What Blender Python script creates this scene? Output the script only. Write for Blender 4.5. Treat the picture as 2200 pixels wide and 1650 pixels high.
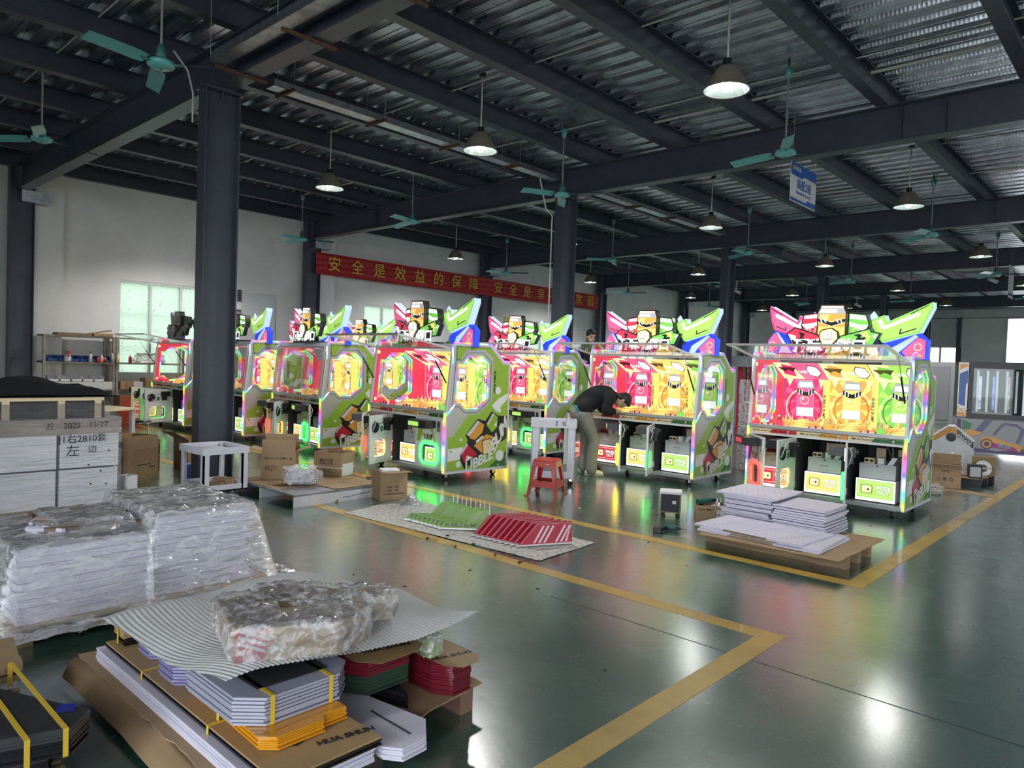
import bpy, bmesh, math, random
from mathutils import Matrix, Vector
from mathutils.geometry import tessellate_polygon
random.seed(7)
for _o in list(bpy.data.objects): bpy.data.objects.remove(_o)
SC = bpy.context.scene
COL = SC.collection
R = math.radians
PI = math.pi
# ---------------------------------------------------------------- camera
FPX = 1548.89
YAW, PITCH, ROLL, CAMZ = R(42.722), R(-1.723), R(1.991), 1.65
def _cam_axes():
    cy, sy = math.cos(YAW), math.sin(YAW)
    fwd = Vector((-sy, cy, 0)); right = Vector((cy, sy, 0)); up = Vector((0, 0, 1))
    f2 = fwd*math.cos(PITCH) + up*math.sin(PITCH); u2 = up*math.cos(PITCH) - fwd*math.sin(PITCH)
    r3 = right*math.cos(ROLL) + u2*math.sin(ROLL); u3 = u2*math.cos(ROLL) - right*math.sin(ROLL)
    return r3, u3, f2
_r, _u, _f = _cam_axes()
cam_data = bpy.data.cameras.new('camera'); cam = bpy.data.objects.new('camera', cam_data); COL.objects.link(cam)
cam_data.sensor_fit = 'HORIZONTAL'; cam_data.sensor_width = 36.0; cam_data.lens = 36.0*FPX/2200.0
cam_data.clip_start = 0.05; cam_data.clip_end = 300
cam.matrix_world = Matrix(((_r.x, _u.x, -_f.x, 0), (_r.y, _u.y, -_f.y, 0), (_r.z, _u.z, -_f.z, CAMZ), (0, 0, 0, 1)))
SC.camera = cam
# ---------------------------------------------------------------- world, exposure
SKY_STRENGTH = 4.0
LAMP_W = 240.0
world = bpy.data.worlds.new('world'); SC.world = world; world.use_nodes = True
_bg = world.node_tree.nodes['Background']; _bg.inputs[0].default_value = (0.90, 0.95, 1.0, 1); _bg.inputs[1].default_value = SKY_STRENGTH
vs = SC.view_settings; vs.view_transform = 'Standard'; vs.look = 'None'; vs.exposure = 0.55; vs.gamma = 1.0; vs.use_curve_mapping = False
try:
    SC.cycles.use_denoising = True; SC.cycles.max_bounces = 5; SC.cycles.diffuse_bounces = 2; SC.cycles.use_light_tree = False; SC.cycles.glossy_bounces = 3; SC.cycles.use_adaptive_sampling = True; SC.cycles.adaptive_threshold = .04
    SC.cycles.transparent_max_bounces = 12; SC.cycles.sample_clamp_indirect = 6.0; SC.cycles.caustics_reflective = False; SC.cycles.caustics_refractive = False
except Exception: pass
# ---------------------------------------------------------------- helpers: materials
MATS = {}
def _p(nt): return nt.nodes['Principled BSDF']
def mat(name, col=(.8, .8, .8), rough=.5, metal=0., emit=None, es=1., spec=.5, var=0., vscale=6., bump=0., bscale=40., coat=0., stretch=None):
    if name in MATS: return MATS[name]
    m = bpy.data.materials.new(name); m.use_nodes = True; nt = m.node_tree; b = _p(nt); L = nt.links
    b.inputs['Base Color'].default_value = (*col, 1); b.inputs['Roughness'].default_value = rough; b.inputs['Metallic'].default_value = metal
    b.inputs['Specular IOR Level'].default_value = spec; b.inputs['Coat Weight'].default_value = coat
    if emit is not None:
        b.inputs['Emission Color'].default_value = (*emit, 1); b.inputs['Emission Strength'].default_value = es
    tc = None
    if var > 0 or bump > 0:
        tc = nt.nodes.new('ShaderNodeTexCoord'); mp = nt.nodes.new('ShaderNodeMapping'); L.new(tc.outputs['Object'], mp.inputs[0])
        if stretch: mp.inputs['Scale'].default_value = stretch
    if var > 0:
        n = nt.nodes.new('ShaderNodeTexNoise'); n.inputs['Scale'].default_value = vscale; n.inputs['Detail'].default_value = 6; L.new(mp.outputs[0], n.inputs['Vector'])
        r = nt.nodes.new('ShaderNodeValToRGB'); r.color_ramp.elements[0].position = .3; r.color_ramp.elements[1].position = .7
        r.color_ramp.elements[0].color = (*[max(0, c*(1-var)) for c in col], 1); r.color_ramp.elements[1].color = (*[min(1, c*(1+var)) for c in col], 1)
        L.new(n.outputs[0], r.inputs[0]); L.new(r.outputs[0], b.inputs['Base Color'])
    if bump > 0:
        n2 = nt.nodes.new('ShaderNodeTexNoise'); n2.inputs['Scale'].default_value = bscale; n2.inputs['Detail'].default_value = 4; L.new(mp.outputs[0], n2.inputs['Vector'])
        bp = nt.nodes.new('ShaderNodeBump'); bp.inputs['Strength'].default_value = bump; bp.inputs['Distance'].default_value = .02
        L.new(n2.outputs[0], bp.inputs['Height']); L.new(bp.outputs[0], b.inputs['Normal'])
    MATS[name] = m; return m
def emis(name, col, s):
    m = mat(name, col=tuple(c*.5 for c in col), rough=.4, emit=col, es=s)
    m.cycles.emission_sampling = 'NONE'
    return m
def thin_glass(name, tint=(1, 1, 1), refl=.1, rough=.02, white=0., bump=0., bscale=30., stretch=None, fres=.8):
    """a thin clear sheet: mostly see-through, glossy reflection by fresnel, optional milky part"""
    if name in MATS: return MATS[name]
    m = bpy.data.materials.new(name); m.use_nodes = True; nt = m.node_tree; L = nt.links; nt.nodes.clear()
    out = nt.nodes.new('ShaderNodeOutputMaterial'); tr = nt.nodes.new('ShaderNodeBsdfTransparent'); tr.inputs[0].default_value = (*tint, 1)
    gl = nt.nodes.new('ShaderNodeBsdfGlossy'); gl.inputs['Roughness'].default_value = rough; gl.inputs[0].default_value = (1, 1, 1, 1)
    fr = nt.nodes.new('ShaderNodeFresnel'); fr.inputs[0].default_value = 1.45
    mul = nt.nodes.new('ShaderNodeMath'); mul.operation = 'MULTIPLY_ADD'; mul.inputs[1].default_value = fres; mul.inputs[2].default_value = refl
    mx = nt.nodes.new('ShaderNodeMixShader'); L.new(fr.outputs[0], mul.inputs[0]); L.new(mul.outputs[0], mx.inputs[0]); L.new(tr.outputs[0], mx.inputs[1]); L.new(gl.outputs[0], mx.inputs[2])
    last = mx
    if bump > 0:
        tc = nt.nodes.new('ShaderNodeTexCoord'); mp = nt.nodes.new('ShaderNodeMapping'); L.new(tc.outputs['Object'], mp.inputs[0])
        if stretch: mp.inputs['Scale'].default_value = stretch
        n = nt.nodes.new('ShaderNodeTexNoise'); n.inputs['Scale'].default_value = bscale; n.inputs['Detail'].default_value = 5; n.inputs['Distortion'].default_value = .6; L.new(mp.outputs[0], n.inputs['Vector'])
        bp = nt.nodes.new('ShaderNodeBump'); bp.inputs['Strength'].default_value = bump; bp.inputs['Distance'].default_value = .03
        L.new(n.outputs[0], bp.inputs['Height']); L.new(bp.outputs[0], gl.inputs['Normal']); L.new(bp.outputs[0], fr.inputs['Normal'])
    if white > 0:
        d = nt.nodes.new('ShaderNodeBsdfDiffuse'); d.inputs[0].default_value = (.9, .9, .92, 1)
        m2 = nt.nodes.new('ShaderNodeMixShader'); m2.inputs[0].default_value = white; L.new(mx.outputs[0], m2.inputs[1]); L.new(d.outputs[0], m2.inputs[2]); last = m2
        if bump > 0:
            rr = nt.nodes.new('ShaderNodeValToRGB'); rr.color_ramp.elements[0].position = .42; rr.color_ramp.elements[1].position = .66
            rr.color_ramp.elements[0].color = (white*.5,)*3+(1,); rr.color_ramp.elements[1].color = (min(1, white*2.2),)*3+(1,)
            L.new(n.outputs[0], rr.inputs[0]); L.new(rr.outputs[0], m2.inputs[0])
    L.new(last.outputs[0], out.inputs[0]); MATS[name] = m; return m
def rainbow(name, s=6., axis='Z', scale=1.4, offset=0.):
    """addressable LED strip: hue runs along the strip"""
    if name in MATS: return MATS[name]
    m = bpy.data.materials.new(name); m.use_nodes = True; nt = m.node_tree; L = nt.links; b = _p(nt)
    tc = nt.nodes.new('ShaderNodeTexCoord'); sx = nt.nodes.new('ShaderNodeSeparateXYZ'); L.new(tc.outputs['Object'], sx.inputs[0])
    a1 = nt.nodes.new('ShaderNodeMath'); a1.operation = 'ADD'; L.new(sx.outputs[1], a1.inputs[0]); L.new(sx.outputs[2], a1.inputs[1])
    a2 = nt.nodes.new('ShaderNodeMath'); a2.operation = 'MULTIPLY_ADD'; a2.inputs[1].default_value = scale; a2.inputs[2].default_value = offset; L.new(a1.outputs[0], a2.inputs[0])
    fr = nt.nodes.new('ShaderNodeMath'); fr.operation = 'FRACT'; L.new(a2.outputs[0], fr.inputs[0])
    cr = nt.nodes.new('ShaderNodeValToRGB'); e = cr.color_ramp.elements
    stops = [(0, (1, .05, .15)), (.14, (1, .55, .05)), (.28, (.2, 1, .1)), (.42, (.05, .9, 1)), (.56, (.85, .95, 1)), (.7, (.05, .1, 1)), (.85, (.8, .1, 1)), (1, (1, .05, .15))]
    e[0].position = 0; e[0].color = (*stops[0][1], 1); e[1].position = 1; e[1].color = (*stops[-1][1], 1)
    for p_, c_ in stops[1:-1]:
        k = e.new(p_); k.color = (*c_, 1)
    L.new(fr.outputs[0], cr.inputs[0]); L.new(cr.outputs[0], b.inputs['Emission Color']); b.inputs['Emission Strength'].default_value = s; b.inputs['Base Color'].default_value = (.12, .12, .12, 1)
    m.cycles.emission_sampling = 'NONE'; MATS[name] = m; return m
# ---------------------------------------------------------------- helpers: geometry
class B:
    def __init__(s): s.v = []; s.f = []; s.m = []; s.mats = []; s.T = None
    def mi(s, m):
        if m not in s.mats: s.mats.append(m)
        return s.mats.index(m)
    def add(s, vs_, fs, m):
        o = len(s.v); k = s.mi(m)
        for p in vs_:
            p = Vector(p)
            if s.T is not None: p = s.T @ p
            s.v.append(tuple(p))
        for f in fs: s.f.append(tuple(o+i for i in f)); s.m.append(k)
        return s
    def poly(s, pts, m): return s.add(pts, [tuple(range(len(pts)))], m)
    def box(s, x0, x1, y0, y1, z0, z1, m):
        return s.add([(x0, y0, z0), (x1, y0, z0), (x1, y1, z0), (x0, y1, z0), (x0, y0, z1), (x1, y0, z1), (x1, y1, z1), (x0, y1, z1)],
                     [(0, 3, 2, 1), (4, 5, 6, 7), (0, 1, 5, 4), (1, 2, 6, 5), (2, 3, 7, 6), (3, 0, 4, 7)], m)
    def rbox(s, x0, x1, y0, y1, z0, z1, m, r=.01):
        """box with chamfered vertical and top edges"""
        def ring(i, z): return [(x0+i+r, y0+i, z), (x1-i-r, y0+i, z), (x1-i, y0+i+r, z), (x1-i, y1-i-r, z), (x1-i-r, y1-i, z), (x0+i+r, y1-i, z), (x0+i, y1-i-r, z), (x0+i, y0+i+r, z)]
        vs_ = ring(r*.6, z0)+ring(0, z0+r*.6)+ring(0, z1-r*.6)+ring(r*.6, z1); fs = [tuple(range(7, -1, -1)), tuple(range(24, 32))]
        for k in range(3):
            for i in range(8): a, b_ = k*8+i, k*8+(i+1) % 8; fs.append((a, b_, b_+8, a+8))
        return s.add(vs_, fs, m)
    def cyl(s, p0, p1, r0, m, r1=None, n=12, caps=True):
        p0, p1 = Vector(p0), Vector(p1); r1 = r0 if r1 is None else r1; d = (p1-p0).normalized()
        a = d.orthogonal().normalized(); b_ = d.cross(a); vs_ = []
        for p, r in ((p0, r0), (p1, r1)):
            for i in range(n): t = 2*PI*i/n; vs_.append(p+a*(r*math.cos(t))+b_*(r*math.sin(t)))
        fs = [(i, (i+1) % n, n+(i+1) % n, n+i) for i in range(n)]
        if caps: fs += [tuple(range(n-1, -1, -1)), tuple(range(n, 2*n))]
        return s.add(vs_, fs, m)
    def tube(s, path, r, m, n=6, closed=False):
        P = [Vector(p) for p in path]; N = len(P); vs_ = []; prev = None
        for i, p in enumerate(P):
            t = (P[(i+1) % N]-P[i-1]) if (closed or 0 < i < N-1) else (P[1]-P[0] if i == 0 else P[-1]-P[-2])
            t.normalize()
            a = t.orthogonal().normalized() if prev is None else (prev-t*prev.dot(t)).normalized()
            prev = a; b_ = t.cross(a)
            for k in range(n): w = 2*PI*k/n; vs_.append(p+a*(r*math.cos(w))+b_*(r*math.sin(w)))
        fs = []
        for i in range(N if closed else N-1):
            j = (i+1) % N
            for k in range(n): fs.append((i*n+k, i*n+(k+1) % n, j*n+(k+1) % n, j*n+k))
        if not closed: fs += [tuple(range(n-1, -1, -1)), tuple(range((N-1)*n, N*n))]
        return s.add(vs_, fs, m)
    def lathe(s, prof, m, c=(0, 0, 0), n=20):
        vs_ = []; fs = []
        for r, z in prof:
            for i in range(n): t = 2*PI*i/n; vs_.append((c[0]+r*math.cos(t), c[1]+r*math.sin(t), c[2]+z))
        for k in range(len(prof)-1):
            for i in range(n): a, b_ = k*n+i, k*n+(i+1) % n; fs.append((a, b_, b_+n, a+n))
        return s.add(vs_, fs, m)
    def prism(s, outer, fn, w0, w1, m, holes=(), side=None):
        """2-D outline (with holes) extruded: fn(u, v, w) -> xyz"""
        loops = [list(outer)]+[list(h) for h in holes]; flat = [p for l in loops for p in l]
        tris = tessellate_polygon([[Vector((a, b_, 0)) for a, b_ in l] for l in loops]); n = len(flat)
        vs_ = [fn(a, b_, w0) for a, b_ in flat]+[fn(a, b_, w1) for a, b_ in flat]
        s.add(vs_, [tuple(t) for t in tris]+[tuple(n+i for i in reversed(t)) for t in tris], m)
        o = 0; fs = []
        for l in loops:
            k = len(l)
            for i in range(k): a, b_ = o+i, o+(i+1) % k; fs.append((a, b_, n+b_, n+a))
            o += k
        return s.add(vs_, fs, side or m)
    def flat(s, outer, fn, w, m, holes=()):
        loops = [list(outer)]+[list(h) for h in holes]; flat = [p for l in loops for p in l]
        tris = tessellate_polygon([[Vector((a, b_, 0)) for a, b_ in l] for l in loops])
        return s.add([fn(a, b_, w) for a, b_ in flat], [tuple(t) for t in tris], m)
    def grid(s, nu, nv, fn, m):
        vs_ = [fn(i/(nu-1), j/(nv-1)) for j in range(nv) for i in range(nu)]
        return s.add(vs_, [(j*nu+i, j*nu+i+1, (j+1)*nu+i+1, (j+1)*nu+i) for j in range(nv-1) for i in range(nu-1)], m)
    def mesh(s, name, smooth=False, fix=True):
        me = bpy.data.meshes.new(name); me.from_pydata(s.v, [], s.f)
        for m in s.mats: me.materials.append(m)
        me.polygons.foreach_set('material_index', s.m)
        if fix:
            bm = bmesh.new(); bm.from_mesh(me); bmesh.ops.recalc_face_normals(bm, faces=bm.faces); bm.to_mesh(me); bm.free()
        if smooth: me.polygons.foreach_set('use_smooth', [True]*len(me.polygons)); 
        me.update(); return me
    def obj(s, name, parent=None, smooth=False, loc=None, rot=None, **tags):
        o = bpy.data.objects.new(name, s.mesh(name, smooth)); COL.objects.link(o)
        if parent is not None: o.parent = parent
        if loc is not None: o.location = loc
        if rot is not None: o.rotation_euler = rot
        tag(o, **tags); return o
ORD = ['topmost', 'second from top', 'third from top', 'fourth from top', 'fifth from top', 'sixth from top', 'seventh from top', 'eighth from top', 'ninth from top', 'tenth from top', 'bottom']
NTH = ['front', 'second', 'third', 'fourth', 'fifth', 'sixth', 'seventh', 'eighth', 'rearmost']
def tag(o, label=None, cat=None, group=None, kind=None):
    if label: o['label'] = label
    if cat: o['category'] = cat
    if group: o['group'] = group
    if kind: o['kind'] = kind
    return o
def empty(name, loc=(0, 0, 0), rz=0., parent=None, **tags):
    o = bpy.data.objects.new(name, None); COL.objects.link(o); o.location = loc; o.rotation_euler = (0, 0, rz); o.empty_display_size = .1
    if parent is not None: o.parent = parent
    return tag(o, **tags)
def copy_tree(o, parent=None):
    c = o.copy(); COL.objects.link(c); c.parent = parent
    for ch in o.children: copy_tree(ch, c)
    return c
def inst(o, loc, rz=0., **tags):
    c = copy_tree(o); c.location = loc; c.rotation_euler = (0, 0, rz)
    for k in ('label', 'group'):
        if k in c.keys() and k not in tags: pass
    return tag(c, **tags)
XZ = lambda u, v, w: (u, w, v)       # drawing in x-z, depth y
YZ = lambda u, v, w: (w, u, v)       # drawing in y-z, depth x
XY = lambda u, v, w: (u, v, w)
def text_mesh(body, size, m, M=None, bold=0., shear=0., align='CENTER', ext=.0006, spacing=1.):
    cu = bpy.data.curves.new('txt', 'FONT'); cu.body = body; cu.size = size; cu.align_x = align; cu.align_y = 'CENTER'; cu.offset = bold*size; cu.shear = shear; cu.extrude = ext
    cu.space_character = spacing; cu.resolution_u = 3
    o = bpy.data.objects.new('txt', cu); COL.objects.link(o); bpy.context.view_layer.update()
    me = bpy.data.meshes.new_from_object(o); bpy.data.objects.remove(o); bpy.data.curves.remove(cu)
    me.materials.clear(); me.materials.append(m)
    if M is not None: me.transform(M)
    return me
def text(name, body, size, m, M, parent=None, **kw):
    tags = {k: kw.pop(k) for k in ('label', 'cat', 'group', 'kind') if k in kw}
    o = bpy.data.objects.new(name, text_mesh(body, size, m, M, **kw)); COL.objects.link(o)
    if parent is not None: o.parent = parent
    return tag(o, **tags)
def frame_mat(origin, u, v):
    """matrix putting text x along u and text y along v at origin"""
    u = Vector(u).normalized(); v = Vector(v).normalized(); w = u.cross(v); o = Vector(origin)
    return Matrix(((u.x, v.x, w.x, o.x), (u.y, v.y, w.y, o.y), (u.z, v.z, w.z, o.z), (0, 0, 0, 1)))
# common materials
M_white = mat('white_paint', (.78, .78, .80), .55, var=.05)
M_steel = mat('dark_steel_paint', (.060, .066, .092), .40, var=.10, vscale=3)
M_under = M_steel
M_galv = mat('galvanised', (.42, .44, .48), .36, metal=.9, var=.25, vscale=9, bump=.15, bscale=60)
M_alu = mat('aluminium', (.62, .62, .63), .35, metal=.7)
M_black = mat('black_plastic', (.012, .012, .014), .4)
M_dark = mat('dark_interior', (.03, .03, .034), .7)
M_rubber = mat('rubber', (.02, .02, .02), .7)
M_chrome = mat('chrome', (.7, .7, .72), .18, metal=1.)
M_card = mat('cardboard', (.38, .26, .15), .8, var=.12, vscale=4, bump=.1, bscale=90)
M_card_dk = mat('cardboard_inside', (.30, .20, .11), .85, var=.1)
M_wood = mat('pallet_wood', (.28, .19, .11), .75, var=.3, vscale=3, stretch=(1, 12, 12))
M_ink = mat('black_ink', (.02, .02, .025), .6)
M_conduit = mat('conduit_white', (.7, .69, .66), .5)
M_lav = mat('lavender_board', (.66, .64, .76), .5, var=.05)
# ================================================================ THE SETTING
WX, FY = -18.2, 45.3            # inner faces of the left and far wall
RX, NY = 9.0, -6.0              # right (open) side, wall behind the camera
BAY = 6.87
CY = [4.09+BAY*k for k in range(-1, 7)]   # column lines
def floor_material():
    m = bpy.data.materials.new('green_epoxy'); m.use_nodes = True; nt = m.node_tree; L = nt.links; b = _p(nt)
    tc = nt.nodes.new('ShaderNodeTexCoord')
    def noise(scale, det, sc=(1, 1, 1), rot=0.):
        mp = nt.nodes.new('ShaderNodeMapping'); mp.inputs['Scale'].default_value = sc; mp.inputs['Rotation'].default_value = (0, 0, rot); L.new(tc.outputs['Object'], mp.inputs[0])
        n = nt.nodes.new('ShaderNodeTexNoise'); n.inputs['Scale'].default_value = scale; n.inputs['Detail'].default_value = det; L.new(mp.outputs[0], n.inputs['Vector']); return n
    n1 = noise(.9, 8); r1 = nt.nodes.new('ShaderNodeValToRGB'); r1.color_ramp.elements[0].position = .25; r1.color_ramp.elements[1].position = .78
    r1.color_ramp.elements[0].color = (.030, .085, .066, 1); r1.color_ramp.elements[1].color = (.075, .150, .120, 1); L.new(n1.outputs[0], r1.inputs[0])
    n2 = noise(9, 8, (1, .25, 1), .7); r2 = nt.nodes.new('ShaderNodeValToRGB'); r2.color_ramp.elements[0].position = .5; r2.color_ramp.elements[1].position = .9
    r2.color_ramp.elements[0].color = (0, 0, 0, 1); r2.color_ramp.elements[1].color = (.3, .3, .3, 1); L.new(n2.outputs[0], r2.inputs[0])
    mx = nt.nodes.new('ShaderNodeMixRGB'); mx.inputs[2].default_value = (.10, .17, .14, 1); L.new(r2.outputs[0], mx.inputs[0]); L.new(r1.outputs[0], mx.inputs[1]); L.new(mx.outputs[0], b.inputs['Base Color'])
    n3 = noise(2.2, 7); r3 = nt.nodes.new('ShaderNodeMapRange'); r3.inputs[1].default_value = .3; r3.inputs[2].default_value = .7; r3.inputs[3].default_value = .24; r3.inputs[4].default_value = .30
    L.new(n3.outputs[0], r3.inputs[0]); L.new(r3.outputs[0], b.inputs['Roughness'])
    n4 = noise(7, 5); n5 = noise(60, 3, (1, .3, 1), .5)
    bp = nt.nodes.new('ShaderNodeBump'); bp.inputs['Strength'].default_value = .10; bp.inputs['Distance'].default_value = .02; L.new(n4.outputs[0], bp.inputs['Height'])
    bp2 = nt.nodes.new('ShaderNodeBump'); bp2.inputs['Strength'].default_value = .06; bp2.inputs['Distance'].default_value = .004; L.new(n5.outputs[0], bp2.inputs['Height']); L.new(bp.outputs[0], bp2.inputs['Normal'])
    L.new(bp2.outputs[0], b.inputs['Normal']); b.inputs['Specular IOR Level'].default_value = .6; b.inputs['Coat Weight'].default_value = 1.; b.inputs['Coat Roughness'].default_value = .19; b.inputs['Coat IOR'].default_value = 1.85
    return m
M_floor = floor_material()
M_yellow = mat('yellow_line_paint', (.50, .33, .07), .35, var=.18, vscale=3, coat=.2)
flo = B().box(WX-.3, RX+3, NY-.3, FY+.3, -.2, 0, M_floor).obj('floor', kind='structure')
def line(x0, x1, y0, y1): B().box(x0, x1, y0, y1, 0, .002, M_yellow).obj('yellow_line', flo)
line(-18.0, -1.715, 5.915, 6.06); line(-1.86, -1.715, 6.06, 44); line(-18.0, -1.72, 4.32, 4.46); line(-1.86, -1.72, -4, 4.32)
M_joint = mat('floor_joint', (.015, .03, .025), .6)
for y in (3.95,): B().box(-3.2, 8, y-.004, y+.004, 0, .0008, M_joint).obj('floor_joint', flo)
B().box(.6, .608, 0, 30, 0, .0008, M_joint).obj('floor_joint', flo)
# ---- walls
def plaster(name, col):
    m = mat(name, col, .85, var=.06, vscale=1.3, bump=.08, bscale=25); return m
M_wall = plaster('wall_plaster', (.80, .79, .78)); M_wall2 = plaster('wall_plaster_grey', (.62, .64, .66))
WZ0, WZ1, WA, WB = 1.05, 3.26, 2.04, 4.88      # windows of each bay
wl = B()
ys = [NY-.3]
for y in CY:
    if y+WA < FY-3: ys += [y+WA, y+WB]
ys += [FY+.3]
for a, b_ in zip(ys[::2], ys[1::2]): wl.box(WX-.24, WX, a, b_, 0, 6.0, M_wall)
for a, b_ in zip(ys[1::2], ys[2::2]): wl.box(WX-.24, WX, a, b_, 0, WZ0, M_wall); wl.box(WX-.24, WX, a, b_, WZ1, 6.0, M_wall)
wl.obj('wall_left', kind='structure')
M_frame = mat('white_aluminium', (.75, .76, .74), .4)
def window_glass():
    m = bpy.data.materials.new('patterned_pane'); m.use_nodes = True; nt = m.node_tree; nt.nodes.clear(); L = nt.links
    out = nt.nodes.new('ShaderNodeOutputMaterial'); tr = nt.nodes.new('ShaderNodeBsdfTransparent'); tr.inputs[0].default_value = (.52, .58, .53, 1)
    tl = nt.nodes.new('ShaderNodeBsdfTranslucent'); tl.inputs[0].default_value = (.6, .66, .6, 1)
    tc = nt.nodes.new('ShaderNodeTexCoord'); v = nt.nodes.new('ShaderNodeTexVoronoi'); v.inputs['Scale'].default_value = 14; v.inputs['Randomness'].default_value = .6; L.new(tc.outputs['Object'], v.inputs['Vector'])
    r = nt.nodes.new('ShaderNodeValToRGB'); r.color_ramp.elements[0].position = .28; r.color_ramp.elements[1].position = .32; r.color_ramp.elements[0].color = (.15, .15, .15, 1); r.color_ramp.elements[1].color = (.55, .55, .55, 1)
    L.new(v.outputs[0], r.inputs[0]); mx = nt.nodes.new('ShaderNodeMixShader'); L.new(r.outputs[0], mx.inputs[0]); L.new(tr.outputs[0], mx.inputs[1]); L.new(tl.outputs[0], mx.inputs[2]); L.new(mx.outputs[0], out.inputs[0]); return m
M_pane = window_glass()
wn = 0
for y in CY:
    if y+WA > FY-3: continue
    wn += 1
    a, b_ = y+WA, y+WB; fr = B(); t = .05
    fr.box(WX-.16, WX-.02, a, b_, WZ1-t, WZ1, M_frame); fr.box(WX-.16, WX+.03, a-.02, b_+.02, WZ0, WZ0+t, M_frame)
    q = [a, a+.70, a+1.42, a+2.14, b_]
    for i, yy in enumerate(q): fr.box(WX-.16, WX-.02, max(a, yy-t/2), min(b_, yy+t/2), WZ0+t, WZ1-t, M_frame)
    wo = fr.obj('window_%d' % wn, kind='structure')
    for i in range(4): B().box(WX-.10, WX-.094, q[i]+t/2, q[i+1]-t/2, WZ0+t, WZ1-t, M_pane).obj('pane', wo)
    bars = B()
    for i in range(1, 20): yy = a+(b_-a)*i/20; bars.cyl((WX-.2, yy, WZ0), (WX-.2, yy, WZ1), .008, M_frame, n=6)
    for z in (1.7, 2.5): bars.box(WX-.205, WX-.195, a, b_, z-.012, z+.012, M_frame)
    bars.obj('security_bars', wo)
# far wall with openings, near wall
fw = B(); DX0, DX1 = -6.7, -2.2
fw.box(WX-.3, -13.6, FY, FY+.24, 0, 6, M_wall2); fw.box(-13.6, -8.75, FY, FY+.24, 0, 2.42, M_wall2); fw.box(-13.6, -8.75, FY, FY+.24, 3.33, 6, M_wall2)
fw.box(-8.75, DX0, FY, FY+.24, 0, 6, M_wall); fw.box(DX0, DX1, FY, FY+.24, 4.87, 6, M_wall); fw.box(DX1, RX+3, FY, FY+.24, 0, 6, M_wall)
fw.obj('wall_far', kind='structure')
fr = B()
for x in (-13.6, -12.6, -11.6, -10.6, -9.75, -8.85): fr.box(x-.04, x+.04, FY+.02, FY+.14, 2.42, 3.33, M_frame)
for z in (2.42, 3.29): fr.box(-13.6, -8.75, FY+.02, FY+.14, z, z+.05, M_frame)
wo = fr.obj('window_20', kind='structure')
for x in (-13.6, -12.6, -11.6, -10.6, -9.75): B().box(x+.04, x+.81, FY+.07, FY+.076, 2.47, 3.29, M_pane).obj('pane', wo)
B().box(DX0-.06, DX0+.02, FY-.04, FY+.26, 0, 4.9, M_frame).box(DX1-.02, DX1+.06, FY-.04, FY+.26, 0, 4.9, M_frame).box(DX0, DX1, FY-.04, FY+.26, 4.82, 4.9, M_frame).obj('door_1', kind='structure')
B().box(WX-.3, -4.5, NY-.24, NY, 0, 6, M_wall).box(-4.5, RX+.24, NY-.24, NY, 5.0, 6, M_wall).obj('wall_near', kind='structure')
b = B(); ys2 = [NY-.24]
for y in CY: ys2 += [y+1.2, y+5.6]
ys2 += [FY+.24]
for a, b_ in zip(ys2[::2], ys2[1::2]): b.box(RX, RX+.24, a, b_, 0, 6, M_wall)
for a, b_ in zip(ys2[1::2], ys2[2::2]): b.box(RX, RX+.24, a, b_, 0, 1.2, M_wall); b.box(RX, RX+.24, a, b_, 3.6, 6, M_wall)
b.obj('wall_right', kind='structure')
# ---- outside: paved yard and the pale neighbouring facade seen through the windows
M_yard = mat('yard_concrete', (.55, .55, .52), .9, var=.1)
M_facade = mat('pale_green_facade', (.72, .80, .70), .9, var=.08, vscale=.8)
B().box(-60, WX-.3, -40, 90, -.25, -.05, M_yard).box(RX+3, 60, -40, 90, -.25, -.05, M_yard).box(WX-.3, RX+3, FY+.3, 90, -.25, -.05, M_yard).box(WX-.3, RX+3, -40, NY-.3, -.25, -.05, M_yard).obj('yard_ground', kind='structure')
nb = B().box(-30, -24.5, -12, 60, -.05, 4.2, M_facade).obj('neighbouring_facade', label='pale green neighbouring building beyond the left windows', cat='building')
B().box(-24.52, -24.42, -12, 60, 2.3, 2.42, M_frame).obj('ledge', nb)
# ---- pilasters and wall columns
def hcol(b, x0, x1, y0, y1, z0, z1, m, t=.016):
    """H column: flanges across x at both y ends, web along y"""
    xc = (x0+x1)/2
    b.box(x0, x1, y0, y0+t, z0, z1, m); b.box(x0, x1, y1-t, y1, z0, z1, m); b.box(xc-t/2, xc+t/2, y0+t, y1-t, z0, z1, m)
for k, y in enumerate(CY):
    B().box(WX-.05, -17.93, y+.26, y+.80, 0, 5.35, M_wall).obj('pilaster', kind='structure')
    b = B(); hcol(b, -17.98, -17.76, y-.22, y+.22, 0, 5.40, M_steel); c = b.obj('wall_column', kind='structure')
    b = B(); b.box(-18.0, -17.62, y-.05, y+.45, 4.62, 4.86, M_galv); b.obj('end_plate', c)
# ---- free-standing columns
for k, y in enumerate(CY):
    b = B(); hcol(b, -8.95, -8.75, y-.22, y+.22, 0, 4.84, M_steel); c = b.obj('steel_column', kind='structure')
    B().box(-8.98, -8.72, y-.25, y+.25, 4.84, 4.87, M_steel).obj('cap_plate', c)
    B().box(-9.02, -8.68, y-.29, y+.29, 0, .02, M_steel).obj('base_plate', c)
    b = B(); b.prism([(0, 0), (0, -.16), (.07, 0)], lambda u, v, w: (-8.85+u+.008, y+w, 4.84+v), -.006, .006, M_steel); b.obj('gusset', c)
    if y > -2:
        b = B(); hcol(b, 2.6, 2.8, y-.22, y+.22, 0, 4.84, M_steel); b.obj('steel_column', kind='structure')
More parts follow.
